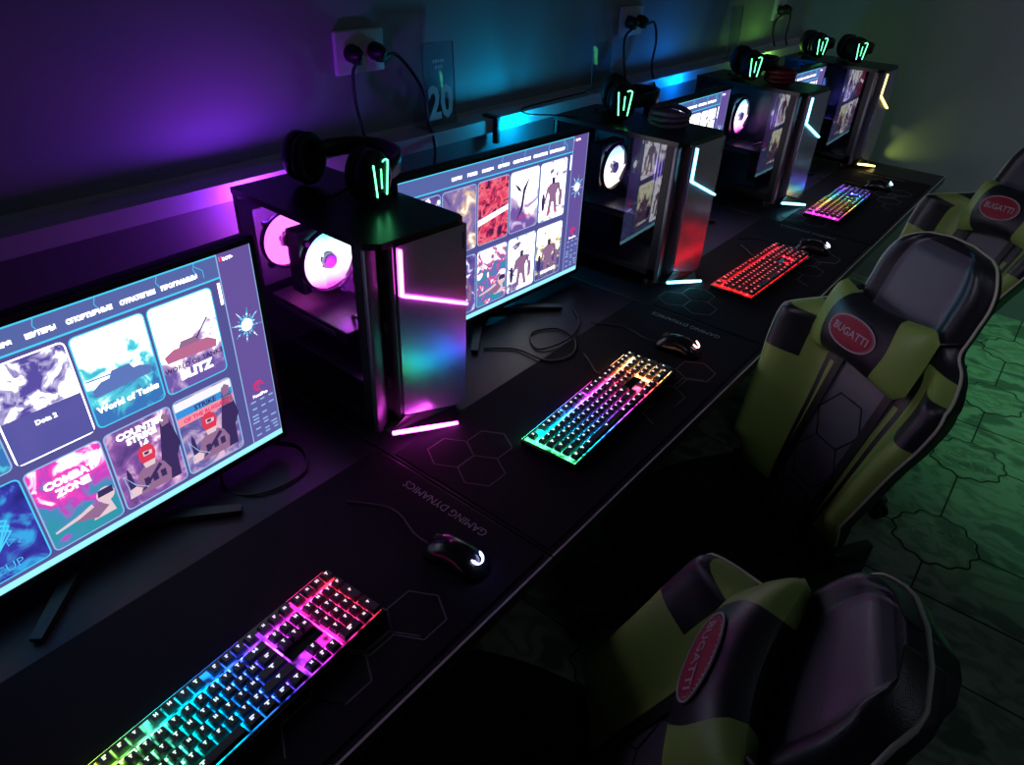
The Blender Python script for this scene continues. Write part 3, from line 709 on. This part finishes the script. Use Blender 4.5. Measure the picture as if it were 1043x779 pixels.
    if cord: b = MB(); b.tube(spline([(0, -KL*.25, .008), (-.02, -KL*.24, .003), (-.05, -KL*.18, .003), (-.085, -KL*.12, .003)]), .0022, cable_m, 6); b.build('cable', root)
    return root
k1s = [(0, (.9, .55, .02)), (.10, (.85, .95, .05)), (.2, (.3, .95, .12)), (.34, (.0, .8, .75)), (.48, (.0, .25, 1)), (.6, (.05, .06, 1)), (.72, (.6, .03, .9)), (.84, (1, .02, .35)), (1, (1, .04, .03))]
k2s = [(0, (.08, .85, .12)), (.08, (.0, .75, .45)), (.20, (.0, .50, .95)), (.36, (.05, .12, 1)), (.50, (.6, .04, .9)), (.64, (1, .03, .3)), (.78, (1, .10, .04)), (.9, (1, .45, .12)), (1, (1, .75, .35))]
k3s = [(0, (1, .01, .01)), (1, (1, .01, .03))]
k4s = [(0, (1, .03, .8)), (.12, (.9, .02, .5)), (.3, (1, .35, .05)), (.45, (.9, .75, .1)), (.6, (.05, .75, .6)), (.75, (.05, .3, 1)), (.9, (.15, .05, 1)), (1, (.4, .02, 1))]
MT = T+.003
keyboard((.4783, -.3704, MT), .0762, 'near', k1s, 13, 'nearest keyboard, lit from yellow and green through blue to red', .55, 1.6)
keyboard((.4813, .5333, MT), .0495, 'second', k2s, 34, 'keyboard on the second desk, lit green, blue, violet and amber', .6, 1.8, cord=True)
keyboard((.4747, 1.480, MT), -.0313, 'third', k3s, 22, 'keyboard lit entirely in red', .12, 1.8, hot=(18, 0, 1), cord=True)
keyboard((.4329, 2.316, MT), .012, 'far', k4s, 22, 'farthest keyboard, a rainbow with magenta at its near end', .12, 1.8, hot=(0, 17, 21, 38, 59, 74, 88))

# ------------------------------------------------------------------ mice
def mouse(loc, a, em, label, sheen=None):
    root = empty('mouse', loc, a, label, 'mouse', 'computer mice beside the keyboards')
    # length along x (palm at +x), width along y
    b = MB(); n, mm = 18, 12; vs = []; fs = []
    for i in range(n+1):
        t_ = i/n; x = -.062+.124*t_
        wd = .031*(1-abs(2*t_-1)**3.2)**.5*(1+.12*math.cos(2*PI*t_)) if 0 < t_ < 1 else .002
        ht = (.016+.024*math.sin(PI*min(1, t_*1.02))**.9)*(1-abs(2*t_-1)**7)
        for k in range(mm+1):
            q = PI*k/mm; vs.append((x, -wd*math.cos(q), .001+max(.002, ht)*math.sin(q)**.75 if 0 < k < mm else .001))
    for i in range(n):
        for k in range(mm): fs.append((i*(mm+1)+k, i*(mm+1)+k+1, (i+1)*(mm+1)+k+1, (i+1)*(mm+1)+k))
        fs.append((i*(mm+1), (i+1)*(mm+1), (i+1)*(mm+1)+mm, i*(mm+1)+mm))
    b.add(vs, fs, black_gloss, True); body = b.build('shell', root)
    b = MB(); b.lathe([(.009, -.003), (.011, -.002), (.011, .002), (.009, .003)], mat('wheel_rubber', (.03, .03, .03), .6), 18, Matrix.Translation((-.032, 0, .029)) @ Matrix.Rotation(PI/2, 4, 'X')); b.build('scroll_wheel', root)
    b = MB()
    # crescent emblem on the palm
    pts = []
    for k in range(11): q = -1.9+3.8*k/10; pts.append((.0095*math.cos(q), .0095*math.sin(q)))
    for k in range(11): q = 1.75-3.5*k/10; pts.append((.0028+.0062*math.cos(q)-.001, .0062*math.sin(q)))
    M0 = Matrix.Translation((.041, 0, .0318)) @ Matrix.Rotation(math.radians(36), 4, 'Y') @ Matrix.Scale(1.25, 4)
    n = len(pts)//2; vs = [(x, y, .0) for x, y in pts]+[(x, y, .002) for x, y in pts]; N2 = len(pts); fs = []
    for k in range(n-1):
        i0, i1, j0, j1 = k, k+1, N2-1-k, N2-2-k
        fs += [(N2+i0, N2+i1, N2+j1, N2+j0), (i0, j0, j1, i1)]
    for k in range(N2): fs.append((k, (k+1) % N2, N2+(k+1) % N2, N2+k))
    b.add(vs, fs, em, False, M0); b.build('emblem', root)
    b = MB(); b.tube(spline([(-.058, 0, .006), (-.09, .005, .004), (-.16, .03, .003), (-.24, .0, .003)]), .0018, cable_m, 6); b.build('cable', root)
    return root
mouse((.612, -.212, MT), .12, emis('emblem_blue', (.55, .6, 1), 9), 'mouse with a white and blue crescent light on the nearest mat')
mouse((.560, .656, MT), .15, emis('emblem_rose', (1, .45, .5), 7), 'mouse with a rose crescent light on the second mat')
mouse((.585, 1.555, MT), .3, emis('emblem_white', (.85, .85, 1), 9), 'mouse with a white light beside the all red keyboard')
mouse((.552, 2.452, MT), .2, emis('emblem_cyan', (.4, .9, 1), 9), 'farthest mouse with a pale cyan light')
for (x, y, c, e_) in ((.665, -.195, (.15, .12, 1), .012), (.62, .69, (1, .2, .25), .006)):
    point('mouse_glow', (x, y, MT+.035), .006, e_, c)

# ------------------------------------------------------------------ headsets
braid = mat('braided_sleeve', (.30, .20, .34), .35, .5, bump=1, bscale=500, var=.5, vscale=120)
braid_redlit = mat('braided_sleeve_redlit', (.55, .03, .08), .35, .5, bump=1, bscale=500, var=.5, vscale=120)  # same sleeve with the red light put into its colour
pad_m = mat('ear_pad', (.02, .02, .022), .6, bump=.3)
band_m = mat('headband_metal', (.20, .19, .24), .3, .8)
def headset(loc, a, label, sep=.2, depth=.16, coil=None, both=False, em=em_green, tilt=0, flip=False, tall=1.0):
    root = empty('headset', loc, a, label, 'headset', 'headsets resting on the computer cases')
    hz = .050
    for sx in (1, -1):
        M0 = Matrix.Translation((sx*sep/2, 0, hz)) @ Matrix.Rotation(sx*PI/2, 4, 'Y')
        b = MB()
        sc = M0 @ Matrix.Diagonal((1.12, .86, 1, 1))
        b.lathe([(.010, -.022), (.034, -.022), (.044, -.012), (.0435, .006), (.036, .016), (.028, .019)], black, 32, sc)
        c_ = b.build('ear_cup', root)
        b = MB(); n = 28; pts = [(.036*1.12*math.cos(2*PI*k/n), .036*.86*math.sin(2*PI*k/n), -.028) for k in range(n)]
        b.tube(pts, .011, pad_m, 10, M0, closed=True); b.build('ear_pad', c_)
        if sx == 1 or both:
            b = MB(); z = .0195
            # local x points down for the +x cup: draw in (lx, ly)
            s_ = 1 if sx == 1 else -1
            def ln(p0, p1, r=.0016): b.tube([(-p0[1]*s_, p0[0], z), (-p1[1]*s_, p1[0], z)], r, em, 6, M0)
            ln((-.019, .028), (-.013, -.032)); ln((.019, .030), (.012, -.032)); ln((0, .018), (0, -.018), .0013)
            b.tube([(-.030*s_-.003*s_*math.sin(PI*k/6), .019-.014*k/6, z) for k in range(7)], .0013, em, 6, M0)
            b.build('logo_light', c_)
    b = MB(); pts = []
    n = 22
    outer = []
    for k in range(n+1):
        q = PI*k/n; x = sep/2*math.cos(q)*1.02; y = depth*math.sin(q)**.8
        outer.append(Vector((x, y, hz+.008*math.sin(q))))
    vs = []; fs = []
    for k, p_ in enumerate(outer):
        t_ = (outer[min(k+1, n)]-outer[max(k-1, 0)]).normalized(); nn = Vector((-t_.y, t_.x, 0))*.006
        for d_, zz in ((-1, -.016), (-1, .016), (1, .016), (1, -.016)): vs.append(p_+nn*d_+Vector((0, 0, zz)))
    for k in range(n):
        for j in range(4): l = (j+1) % 4; fs.append((k*4+j, k*4+l, (k+1)*4+l, (k+1)*4+j))
    fs += [(0, 1, 2, 3), (n*4+3, n*4+2, n*4+1, n*4)]
    b.add(vs, fs, black, True); hb = b.build('headband', root)
    b = MB(); b.tube([p_+Vector((0, 0, .017)) for p_ in outer[3:-3]], .002, band_m, 6); b.build('band_wire', hb)
    b = MB(); b.tube(spline([(-sep/2*.0+.06, -.02, .03), (.04, -.05, .012), (.01, -.06, .010)]), [.003]*8+[.003]*8+[.006], black, 8)
    b.build('microphone', root)
    if coil:
        (cx, cy, rad, mm) = coil; b = MB()
        for k in range(3):
            pts = []
            for j in range(36):
                q = 2*PI*j/36; rr = rad*(1+.06*math.sin(3*q+k)); pts.append((cx+rr*math.cos(q)+.004*k, cy+rr*.8*math.sin(q), .008+k*.014+.004*math.sin(2*q+k)))
            b.tube(pts, .0075, mm, 8, closed=True)
        b.tube(spline([(cx, cy+rad*.8, .03), (cx-.05, cy+.05, .01), (cx-.1, cy+.02, .006)]), .006, mm, 8)
        b.build('coiled_cable', root)
    return root
ZT = T+CH+.004
headset((.060, .045, ZT), math.atan2(.04, .19)-.12, 'headset with a green lit ear cup on the nearest computer case', .20, .13)
headset((.075, 1.045, ZT), math.radians(-48), 'headset with a coiled cable on the second computer case', .15, .11, coil=(.10, .13, .062, braid))
headset((.07, 1.955, ZT), math.radians(-48), 'headset with a coiled cable, red light in its colour, on the third computer case', .15, .11, coil=(.07, .11, .058, braid_redlit))
headset((.05, 2.742, ZT), math.radians(-48), 'left one of the two headsets on the farthest computer case', .13, .08)
headset((.215, 2.752, ZT), math.radians(-48), 'right one of the two headsets on the farthest computer case', .13, .08)

# ------------------------------------------------------------------ sockets, plugs, signs, cables
def outlet(y, z, ws, label, plabs, ends):
    root = empty('wall_socket', (X0, y, z), 0, label, 'socket', 'double wall sockets')
    b = MB(); b.box((.0, -.073, -.047), (.012, .073, .047), white_plastic, bev=.004); b.build('plate', root)
    for sy in (-.035, .035):
        b = MB(); b.lathe([(.022, .0), (.024, .003), (.020, .0035)], white_plastic, 24, Matrix.Translation((.0115, sy, 0)) @ Matrix.Rotation(PI/2, 4, 'Y')); b.build('socket_ring', root)
    for k, (sy, end) in enumerate(zip((-.035, .035), ends)):
        pr_ = empty('power_plug', (X0+.016, y+sy, z), 0, plabs[k], 'plug', 'black power plugs in the wall sockets')
        b = MB(); b.lathe([(.019, 0), (.0205, .006), (.018, .022), (.012, .034), (.007, .04)], black, 24, Matrix.Rotation(PI/2, 4, 'Y')); 
        b.box((.012, -.008, -.022), (.034, .008, .008), black, bev=.003); b.build('plug_body', pr_)
        b = MB(); pts = [Vector((.024, 0, -.018))]+[Vector(e_)-Vector((X0+.016, y+sy, z)) for e_ in end]
        b.tube(spline(pts), .0042, cable_m, 8); b.build('cord', pr_)
outlet(.378, T+.613, 1, 'white double socket above the nearest computer case', ['left plug of the nearest wall socket, cord dropping straight', 'right plug of the nearest wall socket, cord curving past the acrylic number plate'],
       [[(-.225, .340, T+.57), (-.225, .342, T+.50), (-.20, .34, T+.43), (-.16, .30, T+.40)], [(-.215, .47, T+.60), (-.205, .54, T+.52), (-.195, .55, T+.44), (-.155, .535, T+.37), (-.15, .50, T+.25)]])
outlet(1.612, T+.605, 1, 'white double socket above the second computer case', ['left plug of the middle wall socket', 'right plug of the middle wall socket, its cord arching down'],
       [[(-.225, 1.555, T+.56), (-.225, 1.56, T+.50), (-.2, 1.55, T+.42), (-.16, 1.5, T+.38)], [(-.20, 1.70, T+.60), (-.20, 1.735, T+.54), (-.20, 1.73, T+.45), (-.155, 1.70, T+.38)]])
outlet(3.02, T+.575, 1, 'farthest double socket, on the green lit wall', ['left plug of the farthest socket', 'right plug of the farthest socket'],
       [[(-.225, 2.96, T+.53), (-.225, 2.96, T+.47), (-.2, 2.95, T+.42)], [(-.22, 3.10, T+.575), (-.22, 3.13, T+.53), (-.22, 3.13, T+.45), (-.2, 3.12, T+.41)]])
acr = glass('acrylic', (.80, .86, .90), 1.6, .02)
etch = mat('etched_white', (.75, .85, .9), .6); acr_edge = mat('acrylic_edge', (.30, .42, .46), .3)
def sign(y0, y1, txt, label):
    yc = (y0+y1)/2; wd = y1-y0-.006
    root = empty('number_plate', (-.205, yc, T+.412), 0, label, 'plate', 'clear acrylic plates standing on the ledge')
    b = MB(); Ml = Matrix.Rotation(math.radians(-4), 4, 'Y')
    b.box((-.0015, -wd/2, .004), (.0015, wd/2, .205), acr, Ml); b.build('acrylic_panel', root)
    b = MB()
    for p0, p1 in (((0, -wd/2, .004), (0, -wd/2, .205)), ((0, wd/2, .004), (0, wd/2, .205)), ((0, -wd/2, .205), (0, wd/2, .205))): b.tube([p0, p1], .0016, acr_edge, 6, Ml)
    b.build('polished_edge', root)
    b = MB(); b.box((-.022, -wd/2-.004, 0), (.030, wd/2+.004, .004), acr_edge); b.build('plate_base', root)
    if txt:
        b = MB(); g = text_geo(txt, .112, 0, .004)
        b.add(g[0], g[1], etch, False, Ml @ Matrix.Translation((.0018, 0, .058)) @ Matrix.Rotation(PI/2, 4, 'Z') @ Matrix.Rotation(PI/2, 4, 'X') @ Matrix.Diagonal((.82, 1, 1, 1)))
        for k in range(5): b.box((.0018, -.022+k*.009, .158), (.0022, -.016+k*.009, .166), etch, Ml)
        for k in range(3): b.box((.0018, -.014+k*.010, .144), (.0022, -.008+k*.010, .152), etch, Ml)
        b.build('number', root)
sign(.553, .673, '20', 'clear acrylic plate with the number 20')
sign(1.335, 1.457, None, 'clear acrylic plate beside the middle wall socket, green reflections in it')
sign(2.40, 2.52, None, 'farthest acrylic plate, behind the third computer case')
# clip on the ledge
b = MB(); b.box((-.172, .785, T+.345), (-.155, .800, T+.418), black, bev=.002); b.box((-.21, .783, T+.412), (-.155, .802, T+.420), black, bev=.002)
tag(b.build('cable_clip'), 'black cable clip hooked over the ledge behind the second monitor', 'clip')
# loose cables on the desks
b = MB(); b.tube(spline([(.20, .33, T+.004), (.23, .36, T+.004), (.27, .385, T+.004), (.355, .39, T+.0065), (.378, .46, T+.0065), (.33, .53, T+.004), (.27, .535, T+.004), (.24, .47, T+.004), (.30, .42, T+.004), (.33, .50, T+.009), (.30, .60, T+.004), (.24, .66, T+.004)]), .0026, cable_m, 6)
tag(b.build('loose_cable'), 'black cable coiled in a loop on the second desk under the monitor', 'cable')
b = MB(); b.tube(spline([(.10, -.30, T+.06), (.17, -.36, T+.004), (.24, -.33, T+.004), (.25, -.24, T+.004), (.18, -.20, T+.004), (.11, -.24, T+.004)]), .0026, cable_m, 6)
tag(b.build('loose_cable'), 'black cable curling on the nearest desk under the large monitor', 'cable')
b = MB(); b.tube(spline([(.02, .93, T+CH+.003), (-.05, .90, T+CH+.002), (-.12, .88, T+.42), (-.19, .95, T+.415), (-.2, 1.15, T+.415), (-.2, 1.3, T+.415)]), .0022, cable_m, 6)
tag(b.build('thin_cable'), 'thin cable running from the second case to the ledge', 'cable')

# ------------------------------------------------------------------ gaming chairs
def hw(v):
    K = [(0, .165), (.08, .20), (.2, .225), (.35, .25), (.45, .272), (.53, .272), (.58, .225), (.625, .165), (.68, .158), (.74, .157), (.785, .143), (.815, .118), (.834, .08), (.842, .03)]
    for n_, ((a, ca), (b_, cb)) in enumerate(zip(K, K[1:])):
        if v <= b_:
            k = (v-a)/(b_-a); pa, pc_ = K[max(n_-1, 0)], K[min(n_+2, len(K)-1)]
            m0 = (cb-pa[1])/(b_-pa[0])*(b_-a); m1 = (pc_[1]-ca)/(pc_[0]-a)*(b_-a)
            return (2*k**3-3*k*k+1)*ca+(k**3-2*k*k+k)*m0+(-2*k**3+3*k*k)*cb+(k**3-k*k)*m1
    return K[-1][1]
def wf(s_, v): # forward offset of the front surface at relative lateral s (0..1)
    wing = min(1, max(0, (v-.04)/.12))*min(1, max(0, (.60-v)/.07)); head = min(1, max(0, (v-.60)/.05))
    a = abs(s_)
    ss = lambda x: max(0, min(1, x))**2*(3-2*max(0, min(1, x)))
    base = .115*wing*ss((a-.48)/.42)-.02*wing*ss((a-.92)/.08)
    hd = head*(.016*ss((a-.55)/.2)-.034*ss((a-.80)/.2))
    return .035+base+hd-.022*ss((v-.795)/.047)
def chair(loc, face, rec, vs_, us_, zr, label, swivel=0, pil_=(0, 0, 0)):
    root = empty('gaming_chair', (loc[0], loc[1], 0), face+PI/2, label, 'chair', 'gaming chairs pushed up to the desks')
    cr, sr = math.cos(rec), math.sin(rec)
    def P(u, v, w_): u *= us_; v *= vs_; w_ *= us_; return (u, v*sr-w_*cr, zr+v*cr+w_*sr)
    nu, nv = 36, 84
    def lat(i): return -1+2*i/nu
    b = MB(); vs = []; vv = [.842*(1-(1-j/nv)**1.0) for j in range(nv+1)]
    def col(s_, v):
        a = abs(s_)
        if v < .585:
            if a > .50:
                if a > .66 and .425 < v < .54: return leather_b
                if v > .06: return leather_g
            if .40 < a <= .46 and v < .45: return leather_g
            if a <= .40: return leather_d
            return leather_b
        if a < .62 and .63 < v < .826: return leather_d
        return leather_b
    for j in range(nv+1):
        for i in range(nu+1):
            s_ = lat(i); vs.append(P(s_*hw(vv[j]), vv[j], wf(s_, vv[j])))
    base = len(vs)
    for j in range(nv+1):
        for i in range(nu+1):
            s_ = lat(i); th = .045 if vv[j] > .6 else .05
            e_ = 1-abs(s_)**6
            vs.append(P(s_*hw(vv[j]), vv[j], wf(s_, vv[j])*.75-.02-th*e_))
    fm = {}
    for j in range(nv):
        for i in range(nu):
            q = (j*(nu+1)+i, j*(nu+1)+i+1, (j+1)*(nu+1)+i+1, (j+1)*(nu+1)+i)
            mm = col(lat(i+.5), (vv[j]+vv[j+1])/2)
            fm.setdefault(mm.name, []).append(q)
            fm.setdefault('black_leather', []).append((base+q[3], base+q[2], base+q[1], base+q[0]))
    K = nu+1
    for j in range(nv):
        fm['black_leather'] += [(j*K, (j+1)*K, base+(j+1)*K, base+j*K), (j*K+nu, base+j*K+nu, base+(j+1)*K+nu, (j+1)*K+nu)]
    for i in range(nu): fm['black_leather'] += [(i, base+i, base+i+1, i+1), (nv*K+i, nv*K+i+1, base+nv*K+i+1, base+nv*K+i)]
    o0 = len(b.v); b.v += [tuple(v) for v in vs]
    for nm_, fl in fm.items():
        k = b.mid(MATS[nm_])
        for f_ in fl: b.f.append(f_); b.mi.append(k); b.sm.append(True)
    br = b.build('backrest', root)
    # cream piping around the outline
    b = MB(); edge = [(sgn, v) for sgn, vl in ((-1, vv), (1, vv[::-1])) for v in vl]
    pts = [Vector(P(sg*hw(v)*1.005, v, wf(sg, v)-.004)) for sg, v in edge]
    b.tube(pts, .0036, piping_m, 6); b.build('piping', br)
    b = MB()  # stitching of the centre panel: hexagon seams
    H2 = .075
    for cx, cy in ((0, .20), (H2*1.5, .20+H2*.87), (-H2*1.5, .20+H2*.87), (0, .20+H2*1.74), (0, .05), (H2*1.5, .07), (-H2*1.5, .07)):
        hp = [(cx+H2*math.cos(PI/3*k), cy+H2*math.sin(PI/3*k)) for k in range(7)]
        for p0, p1 in zip(hp, hp[1:]):
            if max(abs(p0[0]), abs(p1[0])) > .105 or min(p0[1], p1[1]) < .01 or max(p0[1], p1[1]) > .5: continue
            b.tube([P(p0[0], p0[1], .036), P(p1[0], p1[1], .036)], .0018, black, 5)
    b.build('stitching', br)
    # narrow black strips down the centre panel
    for sx in (-1, 1):
        b = MB(); vs = []; 
        for v in (.02, .2, .38, .56): vs += [P(sx*(.075+.03*(v))-.012, v, .040), P(sx*(.075+.03*v)+.012, v, .040), P(sx*(.075+.03*v)+.012, v, .043), P(sx*(.075+.03*v)-.012, v, .043)]
        fs = [(0, 3, 2, 1), (12, 13, 14, 15)]
        for k in range(3):
            for j in range(4): l = (j+1) % 4; fs.append((k*4+j, k*4+l, (k+1)*4+l, (k+1)*4+j))
        b.add(vs, fs, black); b.build('panel_strip', br)
    # neck pillow: bow shape with green ends and an oval badge
    nu2, nv2 = 40, 20; vs = []; fs = []; fmat = []
    pw, ph, pt = .168, .096, .050; cv = .565+pil_[1]; cw = .085; pca, psa = math.cos(pil_[2]), math.sin(pil_[2])
    def pil(s_, t_, side):
        a = abs(s_); hh = ph*(.80+.25*a**1.5)*(1-max(0, a-.86)/.14*.30)
        e_ = (max(0, 1-a**3.0)*max(0, 1-abs(t_)**2.6))**.5
        z = side*pt*e_*(1.0-.18*math.exp(-(s_/.5)**2)*0)
        x_, y_ = s_*pw, t_*hh; return P(pil_[0]+x_*pca-y_*psa, cv+x_*psa+y_*pca, cw+z-.02*(a**2))
    b = MB()
    for side in (1, -1):
        o = len(b.v)
        for j in range(nv2+1):
            for i in range(nu2+1):
                c_ = -1+2*i/nu2; t_ = -1+2*j/nv2; B_ = .60-.14*t_*t_; a_ = abs(c_)
                a_ = a_/.55*B_ if a_ < .55 else B_+(a_-.55)/.45*(1-B_)
                b.v.append(tuple(pil(math.copysign(a_, c_), t_, side)))
        for j in range(nv2):
            for i in range(nu2):
                s_ = -1+2*(i+.5)/nu2; t_ = -1+2*(j+.5)/nv2
                q = (o+j*(nu2+1)+i, o+j*(nu2+1)+i+1, o+(j+1)*(nu2+1)+i+1, o+(j+1)*(nu2+1)+i)
                green = abs(s_) > .55
                b.f.append(q if side == 1 else q[::-1]); b.mi.append(b.mid(leather_g if green else leather_b)); b.sm.append(True)
    pl_ = b.build('neck_pillow', root)
    b = MB(); n = 40
    def bp_(x, y, lift): 
        s_ = x/pw; t_ = y/ph
        q = pil(s_, t_, 1); nrm = Vector((0, -cr, sr)); return Vector(q)+nrm*lift
    vs = [bp_(0, 0, .0035)]; ring = 5
    for rr in range(1, ring+1):
        for k in range(n): q = 2*PI*k/n; vs.append(bp_(.072*rr/ring*math.cos(q), .047*rr/ring*math.sin(q), .0035))
    fs = [(0, 1+k, 1+(k+1) % n) for k in range(n)]
    for rr in range(ring-1):
        for k in range(n): l = (k+1) % n; fs.append((1+rr*n+k, 1+(rr+1)*n+k, 1+(rr+1)*n+l, 1+rr*n+l))
    b.add(vs, fs, red_m, True)
    rim = [bp_(.073*math.cos(2*PI*k/60), .048*math.sin(2*PI*k/60), .0035) for k in range(60)]
    b.tube(rim, .0018, thread_m, 5, closed=True)
    for k in range(44): q = 2*PI*k/44; b.tube([bp_(.066*math.cos(q), .0435*math.sin(q), .0042), bp_(.069*math.cos(q), .0455*math.sin(q), .0042)], .0009, thread_m, 4)
    g = text_geo('BUGATTI', .030, 0, .0004)
    b.add([bp_(x*.93, y*1.1, .0048) for x, y, z in g[0]], g[1], thread_m)
    b.build('badge', pl_)
    for sx in (-1, 1):
        b = MB(); b.tube([P(pil_[0]+sx*.14, .62+pil_[1], .075), P(sx*.155, .65, .03), P(sx*.125, .67, -.03)], .006, black, 6); b.build('pillow_strap', pl_)
    # seat
    zs = zr-.02
    b = MB(); nn_, mm_ = 24, 20; vs = []
    def sp(s_, t_): # s lateral, t 0 back..1 front
        w2 = .235+.02*math.sin(PI*t_); zz = zs+.07*max(0, abs(s_)-.62)/.38*(1-t_**3)-.02*max(0, t_-.8)/.2
        return (s_*w2*us_, .02-t_*.50*us_, zz)
    for j in range(mm_+1):
        for i in range(nn_+1): vs.append(sp(-1+2*i/nn_, j/mm_))
    bs = len(vs)
    for v in list(vs): vs.append((v[0]*.96, v[1], zs-.09))
    K = nn_+1; leather_s = mat('seat_shade_black', (.008, .008, .010), .85)  # near-black colour stands for the shade under the desk
    grp = {leather_s: []}
    for j in range(mm_):
        for i in range(nn_):
            q = (j*K+i, (j+1)*K+i, (j+1)*K+i+1, j*K+i+1); a = abs(-1+2*(i+.5)/nn_)
            grp[leather_s].append(q); grp[leather_s].append(tuple(bs+x for x in q[::-1]))
    for j in range(mm_): grp[leather_s] += [(j*K, bs+j*K, bs+(j+1)*K, (j+1)*K), (j*K+nn_, (j+1)*K+nn_, bs+(j+1)*K+nn_, bs+j*K+nn_)]
    for i in range(nn_): grp[leather_s] += [(i, i+1, bs+i+1, bs+i), (mm_*K+i, bs+mm_*K+i, bs+mm_*K+i+1, mm_*K+i+1)]
    o = len(b.v); b.v += vs
    for mk, fl in grp.items():
        for f_ in fl: b.f.append(f_); b.mi.append(b.mid(mk)); b.sm.append(True)
    b.build('seat', root)
    # hinge brackets, gas lift, star base, castors
    for sx in (-1, 1):
        b = MB(); b.box((sx*.215*us_-.012, -.05, zs-.10), (sx*.215*us_+.012, .06, zs+.10), black, bev=.006); b.build('hinge_bracket', root)
    cx, cy = 0, -.23*us_
    b = MB(); b.lathe([(.028, .09), (.028, .24), (.018, .24), (.018, zs-.10), (.06, zs-.10), (.09, zs-.085)], black_metal, 20, Matrix.Translation((cx, cy, 0))); b.build('gas_lift', root)
    b = MB(); b.lathe([(.03, .07), (.045, .08), (.045, .12), (.03, .125)], black, 20, Matrix.Translation((cx, cy, 0))); hub = b.build('base_hub', root)
    for k in range(5):
        an = swivel+2*PI*k/5; d_ = Vector((math.cos(an), math.sin(an), 0)); n_ = Vector((-d_.y, d_.x, 0)); c0 = Vector((cx, cy, 0))
        b = MB(); p0 = c0+d_*.035; p1 = c0+d_*.31
        vs = [p0-n_*.026+Vector((0, 0, .075)), p0+n_*.026+Vector((0, 0, .075)), p1+n_*.014+Vector((0, 0, .062)), p1-n_*.014+Vector((0, 0, .062)), p0-n_*.022+Vector((0, 0, .115)), p0+n_*.022+Vector((0, 0, .115)), p1+n_*.011+Vector((0, 0, .082)), p1-n_*.011+Vector((0, 0, .082))]
        b.add(vs, [(3, 2, 1, 0), (4, 5, 6, 7), (0, 1, 5, 4), (1, 2, 6, 5), (2, 3, 7, 6), (3, 0, 4, 7)], mat('base_nylon', (.05, .05, .055), .35)); lg = b.build('base_leg', root)
        b = MB(); pc_ = c0+d_*.30
        for sgn in (-1, 1): b.lathe([(.02, -.008), (.027, -.005), (.027, .005), (.02, .008)], black, 18, Matrix.Translation(pc_+n_*.013*sgn+Vector((0, 0, .0275))) @ Matrix.Rotation(an, 4, 'Z') @ Matrix.Rotation(PI/2, 4, 'X'))
        b.lathe([(.007, .03), (.007, .066)], black, 10, Matrix.Translation(pc_)); b.build('caster', lg)
    return root
chair((.919, -.263), -2.856, .453, .851, .836, T-.351, 'gaming chair nearest the camera, its green winged back cut off by the lower edge', .3, (-.012, .02, math.radians(-18)))
chair((.930, .668), -2.124, .279, .881, .870, T-.338, 'gaming chair in the middle, its red badge pillow fully in view', .6, (-.03, 0, 0))
chair((.943, 1.679), -2.213, .418, .911, .869, T-.317, 'farthest gaming chair, partly cut off by the right edge', .1, (.03, .02, .1))

# added spots close to the far wall, imitating a beam from the farthest case
spot('added_beam', (.27, 3.35, T-.13), (.52, 3.42, T+.03), 1.2, (.70, .90, .12), 50, 1, .004)
spot('added_beam', (.24, 3.35, T+.15), (.46, 3.42, T-.03), .5, (.65, .80, .25), 32, 1, .004)
